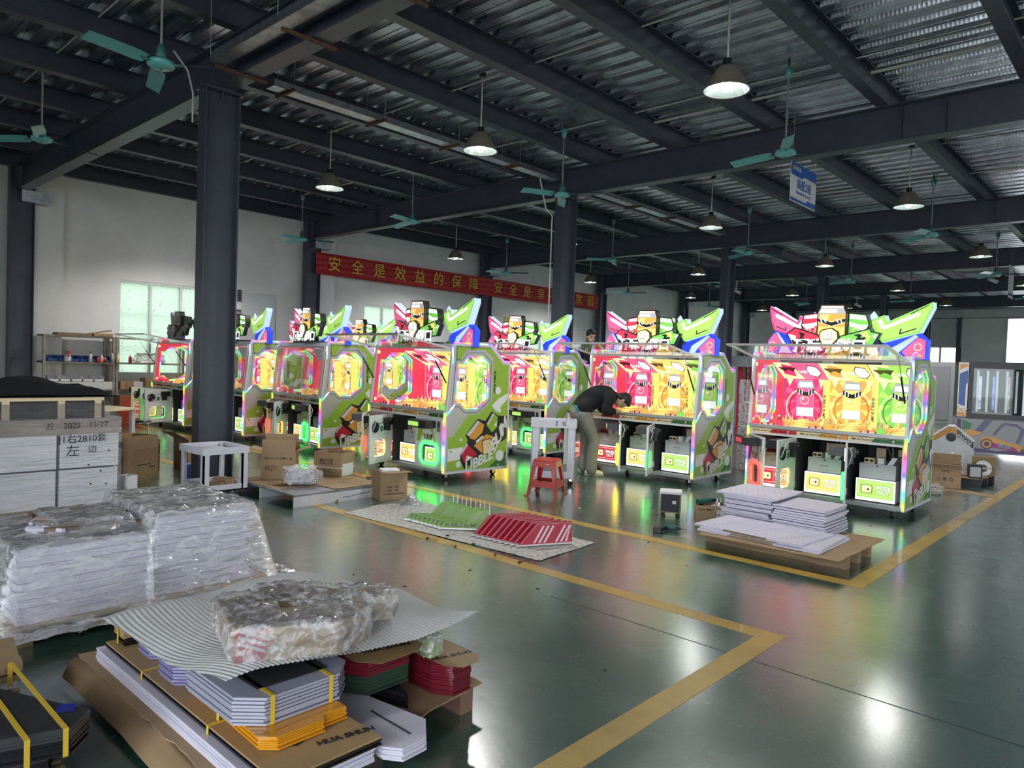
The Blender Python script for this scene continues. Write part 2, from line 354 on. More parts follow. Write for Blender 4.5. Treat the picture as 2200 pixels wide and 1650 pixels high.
# ---- roof beams, purlins, deck
ZB, ZT = 4.87, 5.39
for k, y in enumerate(CY):
    b = B(); w = .115; t = .018
    b.box(-17.8, RX, y-w, y+w, ZB, ZB+t, M_steel).box(-17.8, RX, y-w, y+w, ZT-t, ZT, M_steel).box(-17.8, RX, y-.006, y+.006, ZB+t, ZT-t, M_steel)
    bo = b.obj('roof_beam', kind='structure')
    for xs_ in (-14.9, -2.95, -2.42): B().box(xs_-.006, xs_+.006, y-w+.01, y+w-.01, ZB+t, ZT-t, M_steel).obj('stiffener', bo)
    B().box(-2.95, -2.42, y-.016, y-.006, ZB+.05, ZT-.05, M_steel).obj('splice_plate', bo)
PX = [-3.2+1.66*k for k in range(-9, 8)]
PZ0, PZ1 = 5.39, 5.70
for x in PX:
    b = B(); b.box(x-.08, x+.08, NY, FY, PZ0, PZ0+.012, M_steel).box(x-.08, x+.08, NY, FY, PZ1-.012, PZ1, M_steel).box(x-.005, x+.005, NY, FY, PZ0+.012, PZ1-.012, M_steel)
    b.obj('roof_purlin', kind='structure')
b = B(); prof = []; pitch = .345; y = NY-.3
def deck_mat():
    m = bpy.data.materials.new('deck_galvanised'); m.use_nodes = True; nt = m.node_tree; L = nt.links; b = _p(nt)
    tc = nt.nodes.new('ShaderNodeTexCoord'); n = nt.nodes.new('ShaderNodeTexNoise'); n.inputs['Scale'].default_value = 5; n.inputs['Detail'].default_value = 8; L.new(tc.outputs['Object'], n.inputs['Vector'])
    r = nt.nodes.new('ShaderNodeValToRGB'); r.color_ramp.elements[0].position = .3; r.color_ramp.elements[1].position = .7; r.color_ramp.elements[0].color = (.36, .38, .43, 1); r.color_ramp.elements[1].color = (.62, .66, .73, 1)
    L.new(n.outputs[0], r.inputs[0]); L.new(r.outputs[0], b.inputs['Base Color']); b.inputs['Metallic'].default_value = .95; b.inputs['Roughness'].default_value = .27
    v = nt.nodes.new('ShaderNodeTexVoronoi'); v.inputs['Scale'].default_value = 22; v.inputs['Randomness'].default_value = .15; L.new(tc.outputs['Object'], v.inputs['Vector'])
    bp = nt.nodes.new('ShaderNodeBump'); bp.inputs['Strength'].default_value = .25; bp.inputs['Distance'].default_value = .01; L.new(v.outputs[0], bp.inputs['Height']); L.new(bp.outputs[0], b.inputs['Normal']); return m
M_deck = deck_mat()
while y < FY+.3:
    for dy, z in ((0, 0), (.125, 0), (.128, .012), (.142, .012), (.145, 0), (.20, 0), (.235, .075), (.31, .075)): prof.append((y+dy, PZ1+z))
    y += pitch
n = len(prof); vs_ = [(WX-.2, a, z) for a, z in prof]+[(RX+2, a, z) for a, z in prof]
b.add(vs_, [(i, i+1, n+i+1, n+i) for i in range(n-1)], M_deck)
b.obj('ceiling', kind='structure')
B().box(WX-.3, RX+3, NY-.3, FY+.3, 5.80, 5.95, M_wall2).obj('roof_slab', kind='structure')
# ---- cable trays, brackets, conduits
M_rod = mat('fan_rod', (.30, .31, .31), .5)
M_rust = mat('rusty_angle', (.10, .05, .03), .8, var=.4, vscale=10)
def tray(p0, p1, w, h, name, label, nb, bk=None):
    p0, p1 = Vector(p0), Vector(p1); d = (p1-p0); Ln = d.length; ang = math.atan2(d.y, d.x)
    root = empty(name, p0, ang, label=label, cat='cable tray')
    B().box(0, Ln, -w/2, w/2, 0, .004, M_galv).obj('tray_floor', root)
    for s in (-1, 1): B().box(0, Ln, s*w/2-.003, s*w/2+.003, 0, h, M_galv).obj('tray_side', root)
    for i in range(nb):
        x = Ln*(i+.15)/nb
        B().box(x-.02, x+.02, *((bk[0], bk[1], bk[2]-.03, bk[2]) if bk else (-w*1.15, w*1.15, -.035, -.002)), M_rust).obj('bracket', root)
        for q in ((-1,) if bk else (-1, 1)): B().cyl((x, q*w*1.1, -.02), (x, q*w*1.1, 5.70-p0.z), .005, M_rod, n=6).obj('hanger_rod', root)
    return root
tray((-8.3, 3.80, 4.98), (-1.0, 3.80, 4.98), .17, .10, 'cable_tray', 'galvanised cable tray on rusty brackets along the nearest roof beam', 5, (-.14, .48, -.115))
tray((-8.85, 4.75, 5.12), (-8.85, 10.6, 5.12), .20, .09, 'cable_tray', 'galvanised cable tray running from nearest column to the next beam', 4)
tray((-8.85, 11.6, 5.12), (-8.85, 17.4, 5.12), .20, .09, 'cable_tray', 'galvanised cable tray in second bay, above the far arcade cabinets', 4)
B().tube([(-9.3, 3.70, 5.35), (-9.12, 3.80, 5.1), (-9.0, 3.82, 4.8), (-9.0, 3.82, 4.45)], .012, M_conduit).obj('conduit_pipe', label='white conduit bent down beside the nearest steel column', cat='conduit', group=None)
B().tube([(-9.2, 10.3, 5.30), (-9.05, 10.3, 5.30), (-9.02, 10.3, 5.27), (-9.02, 10.55, 4.6), (-9.0, 10.72, 4.5), (-9.0, 10.72, .5)], .014, M_conduit).obj('conduit_pipe', label='white conduit dropping down the second steel column', cat='conduit')
# ================================================================ PENDANT LAMPS
M_shade = mat('lamp_shade_outer', (.24, .215, .17), .45, metal=.3, var=.1)
M_shade_in = mat('lamp_reflector', (.75, .88, .86), .12, metal=.75)
M_bulb = mat('lamp_bulb', (.9, .9, .9), .4, emit=(1, .99, .94), es=22)
M_bulb.cycles.emission_sampling = 'NONE'
def make_lamp():
    r = empty('pendant_lamp')                       # origin: centre of the rim
    B().cyl((0, 0, .33), (0, 0, 1.06), .011, M_conduit, n=8).obj('rod', r)
    B().lathe([(.0, 1.07), (.05, 1.065), (.05, 1.04), (.0, 1.035)], M_black, n=12).obj('ceiling_rose', r)
    B().lathe([(.0, .34), (.045, .335), (.05, .27), (.062, .25), (.0, .245)], M_black, n=14).obj('cap', r)
    B().lathe([(.055, .262), (.09, .25), (.13, .205), (.175, .13), (.21, .06), (.245, 0), (.249, -.004), (.24, .0)], M_shade, n=28).obj('shade', r, smooth=True)
    B().lathe([(.05, .24), (.085, .235), (.12, .195), (.165, .122), (.2, .055), (.238, .002)], M_shade_in, n=28).obj('reflector', r, smooth=True)
    B().lathe([(.0, -.012), (.035, -.006), (.055, .02), (.06, .05), (.05, .09), (.035, .13), (.03, .2)], M_bulb, n=14).obj('bulb', r, smooth=True)
    ld = bpy.data.lights.new('lamp_light', 'SPOT'); ld.energy = LAMP_W; ld.spot_size = R(150); ld.spot_blend = .6; ld.shadow_soft_size = .20; ld.color = (1, .985, .95)
    lo = bpy.data.objects.new('lamp_light', ld); COL.objects.link(lo); lo.parent = r; lo.location = (0, 0, -.03)
    return r
ZL = 4.63
lamps = [(-3.69, 7.21, 'nearest pendant lamp, top right, with greenish glowing reflector'), (-7.43, 7.21, 'large pendant lamp hanging at top centre of the photo'), (-11.25, 7.22, 'pendant lamp hanging just right of the nearest steel column'),
 (-15.75, 7.2, 'pendant lamp half hidden behind the nearest steel column'), (-3.64, 14.09, 'pendant lamp at the right, beside the hanging blue and white sign'), (-7.40, 14.03, 'pendant lamp below and left of the hanging blue and white sign'),
 (-11.3, 14.1, 'pendant lamp showing at the edge of the second steel column'), (-15.74, 14.42, 'pendant lamp hanging over the left part of the red banner'), (-3.7, 20.77, 'pendant lamp near right edge, third lamp row'), (-7.39, 20.68, 'pendant lamp above the rightmost cabinet, third row'),
 (-11.32, 20.77, 'pendant lamp left of the third steel column, third row'), (-15.77, 21.05, 'pendant lamp over the right end of the red banner'), (-3.7, 27.7, 'pendant lamp in fourth row near the bright doorway'), (-7.39, 27.8, 'pendant lamp in fourth row above the green wing of rightmost cabinet'),
 (-11.2, 28.06, 'pendant lamp in fourth row above the pink wing of rightmost cabinet'), (-15.3, 27.5, 'pendant lamp in fourth row just left of third steel column'), (-7.25, 34.3, 'farthest small pendant lamp on the right'), (-11.2, 34.4, 'farthest small pendant lamp behind the rightmost marquee'), (-15.2, 34.4, 'farthest pendant lamp at the pink wing tip')]
lp = make_lamp()
for i, (x, y, l) in enumerate(lamps):
    o = lp if i == 0 else copy_tree(lp); o.location = (x, y, ZL); tag(o, label=l, cat='pendant lamp', group='bell pendant lamps')
# ================================================================ CEILING FANS
M_teal = mat('fan_teal', (.14, .46, .46), .35, var=.08, coat=.2)
M_teal_d = mat('fan_teal_dark', (.05, .2, .17), .45)
M_rod = mat('fan_rod', (.30, .31, .31), .5)
def make_fan():
    r = empty('ceiling_fan')
    B().cyl((0, 0, .16), (0, 0, 1.12), .012, M_rod, n=8).obj('rod', r)
    B().lathe([(.0, 1.12), (.03, 1.12), (.06, 1.10), (.045, 1.02), (.03, .97), (.0, .97)], M_teal, n=14).obj('canopy_cup', r, smooth=True)
    B().lathe([(.0, 1.2), (.012, 1.2), (.012, 1.1), (0, 1.1)], M_black, n=8).obj('hook', r)
    B().lathe([(.0, .20), (.03, .20), (.05, .11), (.055, .07), (.0, .07)], M_teal_d, n=14).obj('lower_cup', r, smooth=True)
    h = B().lathe([(.0, .055), (.06, .055), (.125, .035), (.135, .01), (.125, -.015), (.07, -.04), (.0, -.045)], M_teal, n=24).obj('motor_housing', r, smooth=True)
    B().lathe([(.0, -.041), (.02, -.043), (.0, -.05)], M_black, n=10).obj('hub_mark', h)
    for k in range(3):
        b = B(); b.T = Matrix.Rotation(2*PI*k/3, 4, 'Z')
        def bl(u, v): 
            x = .17+.60*u; w = .05+.028*min(1, u*6)-.012*u; y = (v-.5)*2*w
            return (x, y, .008+(v-.5)*.05-.02*u*u)
        b.grid(9, 4, bl, M_teal); b.grid(9, 4, lambda u, v: tuple(Vector(bl(u, v))+Vector((0, 0, -.004))), M_teal)
        bo = b.obj('blade', r, smooth=True)
        a = B(); a.T = Matrix.Rotation(2*PI*k/3, 4, 'Z'); a.box(.11, .22, -.022, .022, -.004, .006, M_teal_d); a.obj('blade_iron', bo)
    return r
ZF = 4.5
fans = [(-7.62, 2.91, -75, 'teal ceiling fan hanging above the nearest roof beam, largest in view'), (-11.68, 2.9, -18, 'teal ceiling fan at the left edge of the photo'), (-16.07, 9.56, -65, 'teal ceiling fan by the wall at the left end of the banner'), (-11.88, 9.62, -70, 'teal ceiling fan in front of the beam left of second column'),
 (-7.8, 9.53, 10, 'teal ceiling fan directly in front of the second steel column'), (-3.91, 9.34, 55, 'teal ceiling fan above the hanging blue and white sign'), (-16.0, 16.86, 20, 'teal ceiling fan above the middle of the red banner'), (-11.42, 16.2, 0, 'teal ceiling fan between second and third steel columns'),
 (-7.85, 16.8, 30, 'teal ceiling fan in front of the third steel column'), (-3.79, 16.37, 25, 'teal ceiling fan below the rightmost pendant lamp of second row'), (-15.9, 23.7, 5, 'teal ceiling fan seen against the far left wall'), (-7.55, 23.4, 40, 'teal ceiling fan above the orange can of rightmost cabinet'),
 (-11.5, 23.5, 10, 'teal ceiling fan hidden mostly by the third steel column'), (-3.79, 23.4, 15, 'teal ceiling fan near the right edge, third row'), (-15.9, 30.3, 0, 'small teal ceiling fan beside the third column, near far wall'), (-11.5, 30.3, 15, 'small teal ceiling fan behind the central marquee of rightmost cabinet'),
 (-7.6, 30.3, 50, 'small teal ceiling fan behind the green wing'), (-3.8, 30.3, 20, 'small teal ceiling fan in front of the bright doorway')]
fp = make_fan()
for i, (x, y, a, l) in enumerate(fans):
    o = fp if i == 0 else copy_tree(fp); o.location = (x, y, ZF); o.rotation_euler = (0, 0, R(a)); tag(o, label=l, cat='ceiling fan', group='teal ceiling fans')
# conduits along the deck feeding the lamp and fan rows
nm = ['first lamp row', 'second lamp row', 'third lamp row', 'fourth lamp row']
for i, y in enumerate((7.25, 14.1, 20.8, 27.8)):
    B().cyl((-17.5, y+.05, 5.672), (4, y+.05, 5.672), .012, M_conduit, n=6).obj('conduit_pipe', label='white conduit under the deck along the '+nm[i], cat='conduit')
for i, y in enumerate((2.9, 9.6, 16.4, 23.5)):
    B().cyl((-17.5, y+.12, 5.672), (4, y+.12, 5.672), .012, M_conduit, n=6).obj('conduit_pipe', label='white conduit under the deck along the %s fan row' % ['first', 'second', 'third', 'fourth'][i], cat='conduit')
B().cyl((-7.0, 10.3, 5.672), (4, 10.3, 5.672), .022, M_conduit, n=8).obj('conduit_pipe', label='thick white conduit under the deck just before second beam', cat='conduit')
# ================================================================ BANNER
M_ban = mat('banner_red', (.42, .018, .022), .55, bump=.25, bscale=12, stretch=(1, .6, 8))
M_gold = mat('banner_yellow', (.75, .60, .08), .55)
ban = empty('safety_banner', (-17.7, 17.6, 3.92), label='long red banner with yellow Chinese safety slogan on left wall', cat='banner')
def bw(u, v):
    y = -6.6+13.27*u; z = .61*v - .03*math.sin(PI*u)*0
    return (-.02+.012*math.sin(v*23+u*9)+.008*math.sin(v*51+u*4), y, z)
B().grid(90, 24, bw, M_ban).obj('cloth', ban, smooth=True)
slog = list('安全是效益的保障')+[None]+list('安全是幸福的家园')
ypos = [11.58+.783*i for i in range(8)]+[0]+[18.27+.772*i for i in range(8)]
for ch, yy in zip(slog, ypos):
    if ch is None: continue
    text('character', ch, .44, M_gold, frame_mat((.012, yy-17.6, .30), (0, 1, 0), (0, 0, 1)), ban, bold=.0, ext=.004)
# ================================================================ HANGING SIGN
M_sgnw = mat('sign_white', (.78, .77, .80), .4); M_sgnb = mat('sign_blue', (.03, .13, .48), .4); M_sgnr = mat('sign_orange', (.75, .22, .05), .4)
sg = empty('hanging_sign', (-4.15, 10.14, 4.08), label='blue and white hanging sign reading Assembly Group 2', cat='sign')
B().box(-.004, .004, 0, .95, 0, .555, M_sgnw).obj('board', sg)
b = B(); b.flat([(0, .555), (.95, .555), (.95, .41), (.47, .41), (.43, .37), (0, .37)][::-1], YZ, .0055, M_sgnb); b.flat([(0, .012), (.95, .012), (.95, .095), (.62, .095), (.58, .055), (0, .055)], YZ, .0055, M_sgnb)
b.flat([(.60, .395), (.95, .395), (.95, .389), (.60, .389)], YZ, .0055, M_sgnr); b.flat([(0, .075), (.43, .075), (.43, .069), (0, .069)], YZ, .0055, M_sgnr)

b.flat([(.075+.036*math.cos(t*PI/8), .47+.036*math.sin(t*PI/8)) for t in range(16)], YZ, .0065, M_sgnr)
b.obj('printed_bands', sg)
FS = lambda y, z: frame_mat((.0062, y, z), (0, 1, 0), (0, 0, 1))
text('lettering', '装配2组', .155, M_sgnb, FS(.49, .265), sg, bold=.02)
text('lettering', 'Assembly Group 2', .078, M_sgnb, FS(.49, .155), sg, bold=.008)
text('lettering', '广州久易', .062, M_sgnw, FS(.225, .475), sg, bold=.02)
for y in (.05, .90): B().cyl((0, y, .555), (0, y, .82 if y > .5 else 1.31), .003, M_rod, n=5).obj('hanging_wire', sg)
M_sgng = mat('sign_grey', (.62, .62, .62), .5)
for x, y, z, l in ((-3.6, 24.1, 3.95, 'small white hanging sign near the right edge, third bay'), (-3.1, 31.3, 3.95, 'smallest white hanging sign before the bright doorway')):
    s2 = empty('hanging_sign', (x, y, z), label=l, cat='sign', group='far hanging signs')
    B().box(-.004, .004, 0, .8, 0, .9, M_sgng).obj('board', s2); B().box(-.006, .006, 0, .8, .06, .13, M_sgnb).obj('printed_band', s2)
    B().cyl((0, .4, .9), (0, .4, 1.44), .004, M_rod, n=5).obj('hanging_wire', s2)
# small cameras hung under the far beams
def dome(x, y, l):
    c = empty('security_camera', (x, y, 4.45), label=l, cat='camera', group='ceiling cameras')
    B().cyl((0, 0, .1), (0, 0, .425), .02, M_white, n=8).obj('mount', c); b = B(); b.T = Matrix.Rotation(.5, 4, 'Y'); b.cyl((-.12, 0, .06), (.14, 0, .06), .055, M_white, n=12); b.obj('housing', c)
    b = B(); b.T = Matrix.Rotation(.5, 4, 'Y'); b.cyl((.14, 0, .06), (.15, 0, .06), .045, M_black, n=12); b.obj('lens', c)
dome(-11.9, 24.70, 'white security camera under beam left of third column'); dome(-9.9, 31.57, 'white security camera under far beam beside the pink wing'); dome(-4.1, 24.70, 'dark security camera in front of the small hanging sign')
# ================================================================ ARCADE CABINETS
# local frame: x -1.9..0 (right side at 0), y 0 (front)..1.17, z up
MW = 1.90
C_grn = (.30, .55, .06); C_pnk = (.75, .05, .30); C_org = (.85, .40, .03)
def flatc(n, c): return mat('print_'+n, c, .38, coat=.15)
P_green = flatc('green', (.30, .50, .05)); P_dgreen = flatc('dark_green', (.03, .16, .05)); P_silver = mat('print_silver', (.55, .55, .56), .32, metal=.35)
P_white = flatc('white', (.80, .80, .80)); P_black = flatc('black', (.015, .013, .015)); P_orange = flatc('orange', (.72, .33, .06)); P_red = flatc('red', (.55, .02, .05)); P_cream = flatc('cream', (.85, .68, .42)); P_lid = flatc('lid_grey', (.60, .62, .64)); P_lgreen = flatc('light_green', (.45, .68, .18))
E_pink = emis('lit_pink', (1, .16, .38), 0.465); E_magenta = emis('lit_magenta', (1, .06, .26), 0.372); E_lime = emis('lit_lime', (.55, .98, .18), 0.465); E_green = emis('lit_green', (.28, .85, .14), 0.403); E_white = emis('lit_white', (.95, .98, 1), 0.930); E_paleb = emis('lit_pale_blue', (.55, .72, 1), 0.558); E_blue = emis('lit_blue', (.03, .08, .9), 0.496)
E_orange = emis('lit_orange', (1, .48, .10), 0.496); E_yellow = emis('lit_yellow', (1, .80, .22), 0.558); E_red = emis('lit_red', (.95, .06, .13), 0.372); E_cream = emis('lit_cream', (1, .80, .45), 0.682); E_grey = emis('lit_grey', (.55, .62, .7), 0.372)
E_dkred = emis('lit_dark_red', (.6, .02, .06), 0.310); E_dkor = emis('lit_dark_orange', (.8, .26, .01), 0.341); E_dkgr = emis('lit_dark_green', (.06, .42, .02), 0.310)
L_rain = rainbow('led_rainbow', 1.35)
L_rain2 = rainbow('led_rainbow_window', 1.0, scale=2.1, offset=.4)
L_red = emis('led_red', (1, .03, .02), 4); L_yel = emis('led_yellow', (1, .70, .02), 4); L_grn = emis('led_green', (.03, 1, .08), 4); L_wht = emis('led_white', (.85, .93, 1), 3)
G_clear = thin_glass('clear_acrylic', (.97, .99, .99), .02, .02, fres=.45)
G_dark = thin_glass('display_window', (.8, .85, .85), .02, .03, fres=.35)
M_cab = mat('cabinet_white', (.74, .74, .76), .4); M_cabg = mat('cabinet_grey', (.42, .43, .45), .45, metal=.2); M_drawer = mat('drawer_grey', (.48, .49, .50), .45, metal=.2)
PROF = [(0, .10), (0, .93), (.085, 1.815), (.13, 1.88), (.79, 1.88), (1.04, 1.65), (1.17, 1.64), (1.17, .10)]
WIN = [(.15, 1.065), (.245, 1.065), (.335, .98), (.545, .98), (.745, 1.13), (.745, 1.62), (.625, 1.72), (.375, 1.71), (.27, 1.60), (.19, 1.60)]
def circ(cx, cy, r, n=14): return [(cx+r*math.cos(2*PI*i/n), cy+r*math.sin(2*PI*i/n)) for i in range(n)]
def offset_poly(pl, d):
    out = []; n = len(pl); A = sum(pl[i][0]*pl[(i+1) % n][1]-pl[(i+1) % n][0]*pl[i][1] for i in range(n)); s = 1 if A > 0 else -1
    for i in range(n):
        p0, p1, p2 = Vector(pl[i-1]), Vector(pl[i]), Vector(pl[(i+1) % n]); e1 = (p1-p0).normalized(); e2 = (p2-p1).normalized()
        n1 = Vector((e1.y, -e1.x))*s; n2 = Vector((e2.y, -e2.x))*s; k = n1+n2; k = k/max(.35, k.dot(n1)) if k.length > 1e-6 else n1
        out.append(tuple(p1+k*d))
    return out
def side_print(sx):
    """outer print of a side panel, sx = +1 right side (x=0 face), -1 left side"""
    b = B(); x0 = 0.0 if sx > 0 else -MW
    def L(i): return x0+sx*(.0012+.0009*i)
    def fl(pts, i, m, holes=()): b.flat(pts, YZ, L(i), m, holes)
    fl([(.02, .13), (.02, .90), (.10, 1.80), (.14, 1.86), (.78, 1.86), (1.03, 1.63), (1.15, 1.62), (1.15, .13)], 0, P_silver, [WIN])
    # green field around the silver ring
    ring = offset_poly(WIN, .075)
    fl([(.335, 1.80), (.66, 1.81), (.835, 1.70), (.835, 1.10), (.58, .905), (.40, .905), (.13, .60), (.05, .60), (.05, .145), (1.135, .145), (1.135, 1.60), (1.02, 1.61), (.775, 1.84), (.15, 1.84), (.155, 1.66), (.23, 1.66)], 1, P_green)
    fl([(.05, .60), (.13, .60), (.40, .905), (.335, .90), (.21, .98), (.06, .84)], 1, P_silver)
    for k in range(4): fl([(.07+.055*k, .60), (.078+.055*k, .60), (.30+.055*k*.6, .88), (.292+.055*k*.6, .88)], 2, P_green)
    fl([(.05, .44), (.39, .46), (.27, .29), (.05, .27)], 2, P_white)
    fl([(1.135, 1.20), (.953, 1.12), (.827, 1.025), (.925, .927), (1.03, 1.03), (1.135, 1.12)], 2, P_white)
    fl([(1.135, .36), (1.135, .145), (.80, .145)], 2, P_dgreen)
    for cx, cy, r in ((.938, 1.238, .055), (.243, .223, .045), (1.01, .299, .08), (.271, .561, .022), (.989, .165, .02), (.98, .95, .03), (.10, .41, .02)): fl(circ(cx, cy, r), 3, P_white if r != .02 else P_green)
    # black line of the ring and tiny screws
    ln = offset_poly(WIN, .05); ln2 = offset_poly(WIN, .044); fl(ln, 3, P_black, [ln2])
    fl([(.153, 1.842), (.775, 1.842), (.775, 1.835), (.16, 1.835), (.165, 1.665), (.23, 1.665), (.23, 1.658), (.153, 1.658)], 3, P_black)
    # can and fist emblem
    fl([(.564, .841), (.709, .81), (.831, .943), (.955, .878), (1.126, .867), (1.132, .544), (.35, .15), (.275, .28), (.271, .36), (.335, .463), (.401, .539), (.355, .621)], 4, P_black)
    fl([(.605, .799), (.693, .756), (.662, .648), (.524, .546), (.444, .57), (.416, .605)], 5, P_orange); fl([(.565, .821), (.605, .799), (.416, .605), (.372, .627)], 5, P_lid); fl([(.59, .795), (.60, .79), (.425, .61), (.41, .617)], 6, P_white)
    fl([(.404, .485), (.586, .34), (.345, .236), (.289, .346)], 5, P_red); fl([(.375, .515), (.404, .485), (.289, .346), (.283, .372)], 5, P_lid); fl([(.39, .34), (.50, .30), (.36, .245)], 6, P_white)
    fl([(.73, .754), (.851, .922), (.947, .858), (.935, .706), (.845, .64)], 5, P_green); fl([(.745, .77), (.851, .922), (.875, .905), (.775, .75)], 6, P_lid); fl([(.87, .74), (.93, .80), (.93, .72)], 6, P_white)
    fl([(.51, .466), (.736, .618), (.866, .584), (.889, .487), (.676, .348)], 5, P_orange); fl([(.56, .50), (.69, .59), (.66, .60), (.54, .53)], 6, P_white)
    fl(offset_poly([(.668, .526), (.794, .547), (.87, .502), (.84, .338), (.694, .347)], .012), 6, P_black); fl([(.668, .526), (.794, .547), (.87, .502), (.84, .338), (.694, .347)], 7, P_cream)
    for k in range(3): fl([(.70+.045*k, .53), (.705+.045*k, .53), (.715+.045*k, .46), (.71+.045*k, .46)], 8, P_black)
    for k in range(4): fl([(.45+.05*k, .98-.0*k-.02*k), (.455+.05*k, .98-.02*k), (.36+.05*k, .85-.02*k), (.355+.05*k, .85-.02*k)], 2, P_lgreen)
    return b
def side_text(parent, sx):
    x0 = 0.0 if sx > 0 else -MW; u = (0, sx, 0)
    if sx < 0: return
    L = x0+.0012+.0009*8.6
    text('lettering', 'UBBLE', .20, P_white, frame_mat((L, .62, .245), (0, .95, .33), (0, -.05, 1)), parent, bold=.03, spacing=.95)
    text('lettering', 'BUM', .25, P_white, frame_mat((L, .995, .60), (0, .55, .80), (0, -.35, 1)), parent, bold=.03, spacing=.85)
    text('lettering', 'BUBBLE BUMP', .05, P_black, frame_mat((L, .862, 1.36), (0, 0, -1), (0, 1, 0)), parent, bold=.01)
def can_shape(x, z, w, h, n=0):
    """outline of a drinks can in x-z"""
    t = h*.16
    return [(x-w/2, z), (x+w/2, z), (x+w/2, z+h-t), (x+w*.40, z+h-t*.35), (x+w*.40, z+h), (x-w*.40, z+h), (x-w*.40, z+h-t*.35), (x-w/2, z+h-t)]
def mq(mx, my): return (-.953+(mx-1030)*.00101, 2.478-((my-150)+(mx-1030)*.029)*.00102)
def MQ(pts): return [mq(*p) for p in pts]
def make_machine():
    r = empty('arcade_cabinet')
    # --- carcass
    B().box(-MW+.01, -.01, .02, 1.16, .10, .145, M_cabg).obj('base', r)
    for x in (-.16, -MW+.16):
        for y in (.14, 1.02):
            c = B().box(x-.035, x+.035, y-.03, y+.03, .075, .10, M_cabg).box(x-.028, x-.022, y-.02, y+.03, .03, .08, M_chrome).box(x+.022, x+.028, y-.02, y+.03, .03, .08, M_chrome).obj('caster', r)
            B().cyl((x-.018, y+.012, .042), (x+.018, y+.012, .042), .042, M_rubber, n=14).obj('wheel', c)
    B().box(-MW+.02, -.02, 1.13, 1.16, .145, 1.62, M_cab).obj('back_panel', r)
    B().box(-MW+.03, -.03, .16, .80, 1.845, 1.875, M_cab).obj('roof_panel', r)
    b = B(); b.prism([(.085, 1.80), (.13, 1.875), (.26, 1.875), (.12, 1.80)], lambda u, v, w: (w, u, v), -MW+.03, -.03, M_cabg); b.obj('header_rail', r)
    for sx in (1, -1):
        x0, x1 = (-.035, 0.) if sx > 0 else (-MW, -MW+.035)
        p = B().prism(PROF, YZ, x0, x1, M_cab, [WIN]).obj('side_panel', r)
        side_print(sx).obj('side_print', p); side_text(p, sx)
        B().flat(WIN, YZ, (x0+x1)/2, G_clear).obj('side_window', p)
        xe = x1+.004 if sx > 0 else x0-.004
        b = B(); b.tube([(xe, y, z) for y, z in offset_poly(WIN, -.008)], .010, L_rain2, n=6, closed=True); xi = x0-.006 if sx > 0 else x1+.006
        b.tube([(xi, y, z) for y, z in offset_poly(WIN, .012)], .008, L_rain2, n=5, closed=True); b.obj('window_light_strip', p)
        xm = (x0+x1)/2
        b = B(); b.tube([(xm, -.006, .12), (xm, -.006, .90), (xm, -.004, .94)], .017, L_rain, n=6)
        b.tube([(xm+sx*.018, .012, .90), (xm+sx*.021, .13, 1.035), (xm+sx*.021, .15, 1.05)], .011, L_rain, n=5)
        b.tube([(xm+sx*.016, .09, 1.60), (xm+sx*.016, .083, 1.80), (xm, .125, 1.888), (xm, .79, 1.89), (xm, 1.045, 1.662), (xm, 1.165, 1.652)], .012, L_rain, n=5); b.obj('edge_light_strip', p)
    # inner printed wall of the left side (red) and right side (green)
    for x, m1, m2 in ((-MW+.0375, E_red, E_pink), (-.0375, E_dkgr, E_lime)):
        s = 1 if x < -1 else -1
        b = B(); b.flat([(.04, .96), (.12, 1.80), (.76, 1.83), (1.02, 1.60), (1.03, .96)], YZ, x, m1, [offset_poly(WIN, .03)])
        b.flat([(.60, .97), (.70, .97), (.755, 1.80), (.69, 1.80)], YZ, x+s*.001, m2) if False else None
        for cx, cz, q in ((.13, 1.74, .03), (.09, 1.02, .025), (.68, 1.02, .03)): b.flat(circ(cx, cz, q), YZ, x+s*.0015, E_cream)
        b.obj('inner_wall_print', r)
    # --- play area
    B().box(-MW+.036, -.036, .02, 1.08, .925, .945, P_cream).obj('play_deck', r)
    cols = [(E_magenta, E_pink, E_dkred), (E_orange, E_yellow, E_dkor), (E_green, E_lime, E_dkgr)]
    for i in range(3):
        xl = -MW+.04+i*.607; xr = xl+.607; xc = (xl+xr)/2; base, hi, dk = cols[i]
        b = B(); b.prism([(xl+.005, .945), (xr-.005, .945), (xr-.005, 1.62), (xl+.005, 1.62)], XZ, 1.04, 1.06, base)
        def F(pts, k, m): b.flat(pts, XZ, 1.0395-.0012*k, m)
        for k in range(10):      # sun rays behind the can
            a0 = 2*PI*k/10; a1 = a0+.3
            F([(xc+.12*math.cos(a0), 1.26+.12*math.sin(a0)), (xc+.30*math.cos(a0), 1.26+.33*math.sin(a0)), (xc+.30*math.cos(a1), 1.26+.33*math.sin(a1))], 1, hi)
        for rr in (.265, .225): b.flat(circ(xc, 1.17, rr, 24), XZ, 1.0395-.0012*2, E_cream if rr > .25 else dk, [circ(xc, 1.17, rr-.016, 24)])
        F([(xl+.02, 1.60), (xl+.15, 1.60), (xl+.08, 1.45)], 2, E_cream); F([(xr-.02, 1.60), (xr-.15, 1.60), (xr-.10, 1.44)], 2, E_cream)
        F(can_shape(xc, 1.045, .235, .50), 3, E_grey); F([(xc-.112, 1.17), (xc+.112, 1.17), (xc+.112, 1.43), (xc-.112, 1.43)], 4, hi); F([(xc-.112, 1.055), (xc+.112, 1.055), (xc+.112, 1.165), (xc-.112, 1.165)], 4, E_white); F([(xc-.085, 1.515), (xc+.085, 1.515), (xc+.095, 1.45), (xc-.095, 1.45)], 4, E_white)
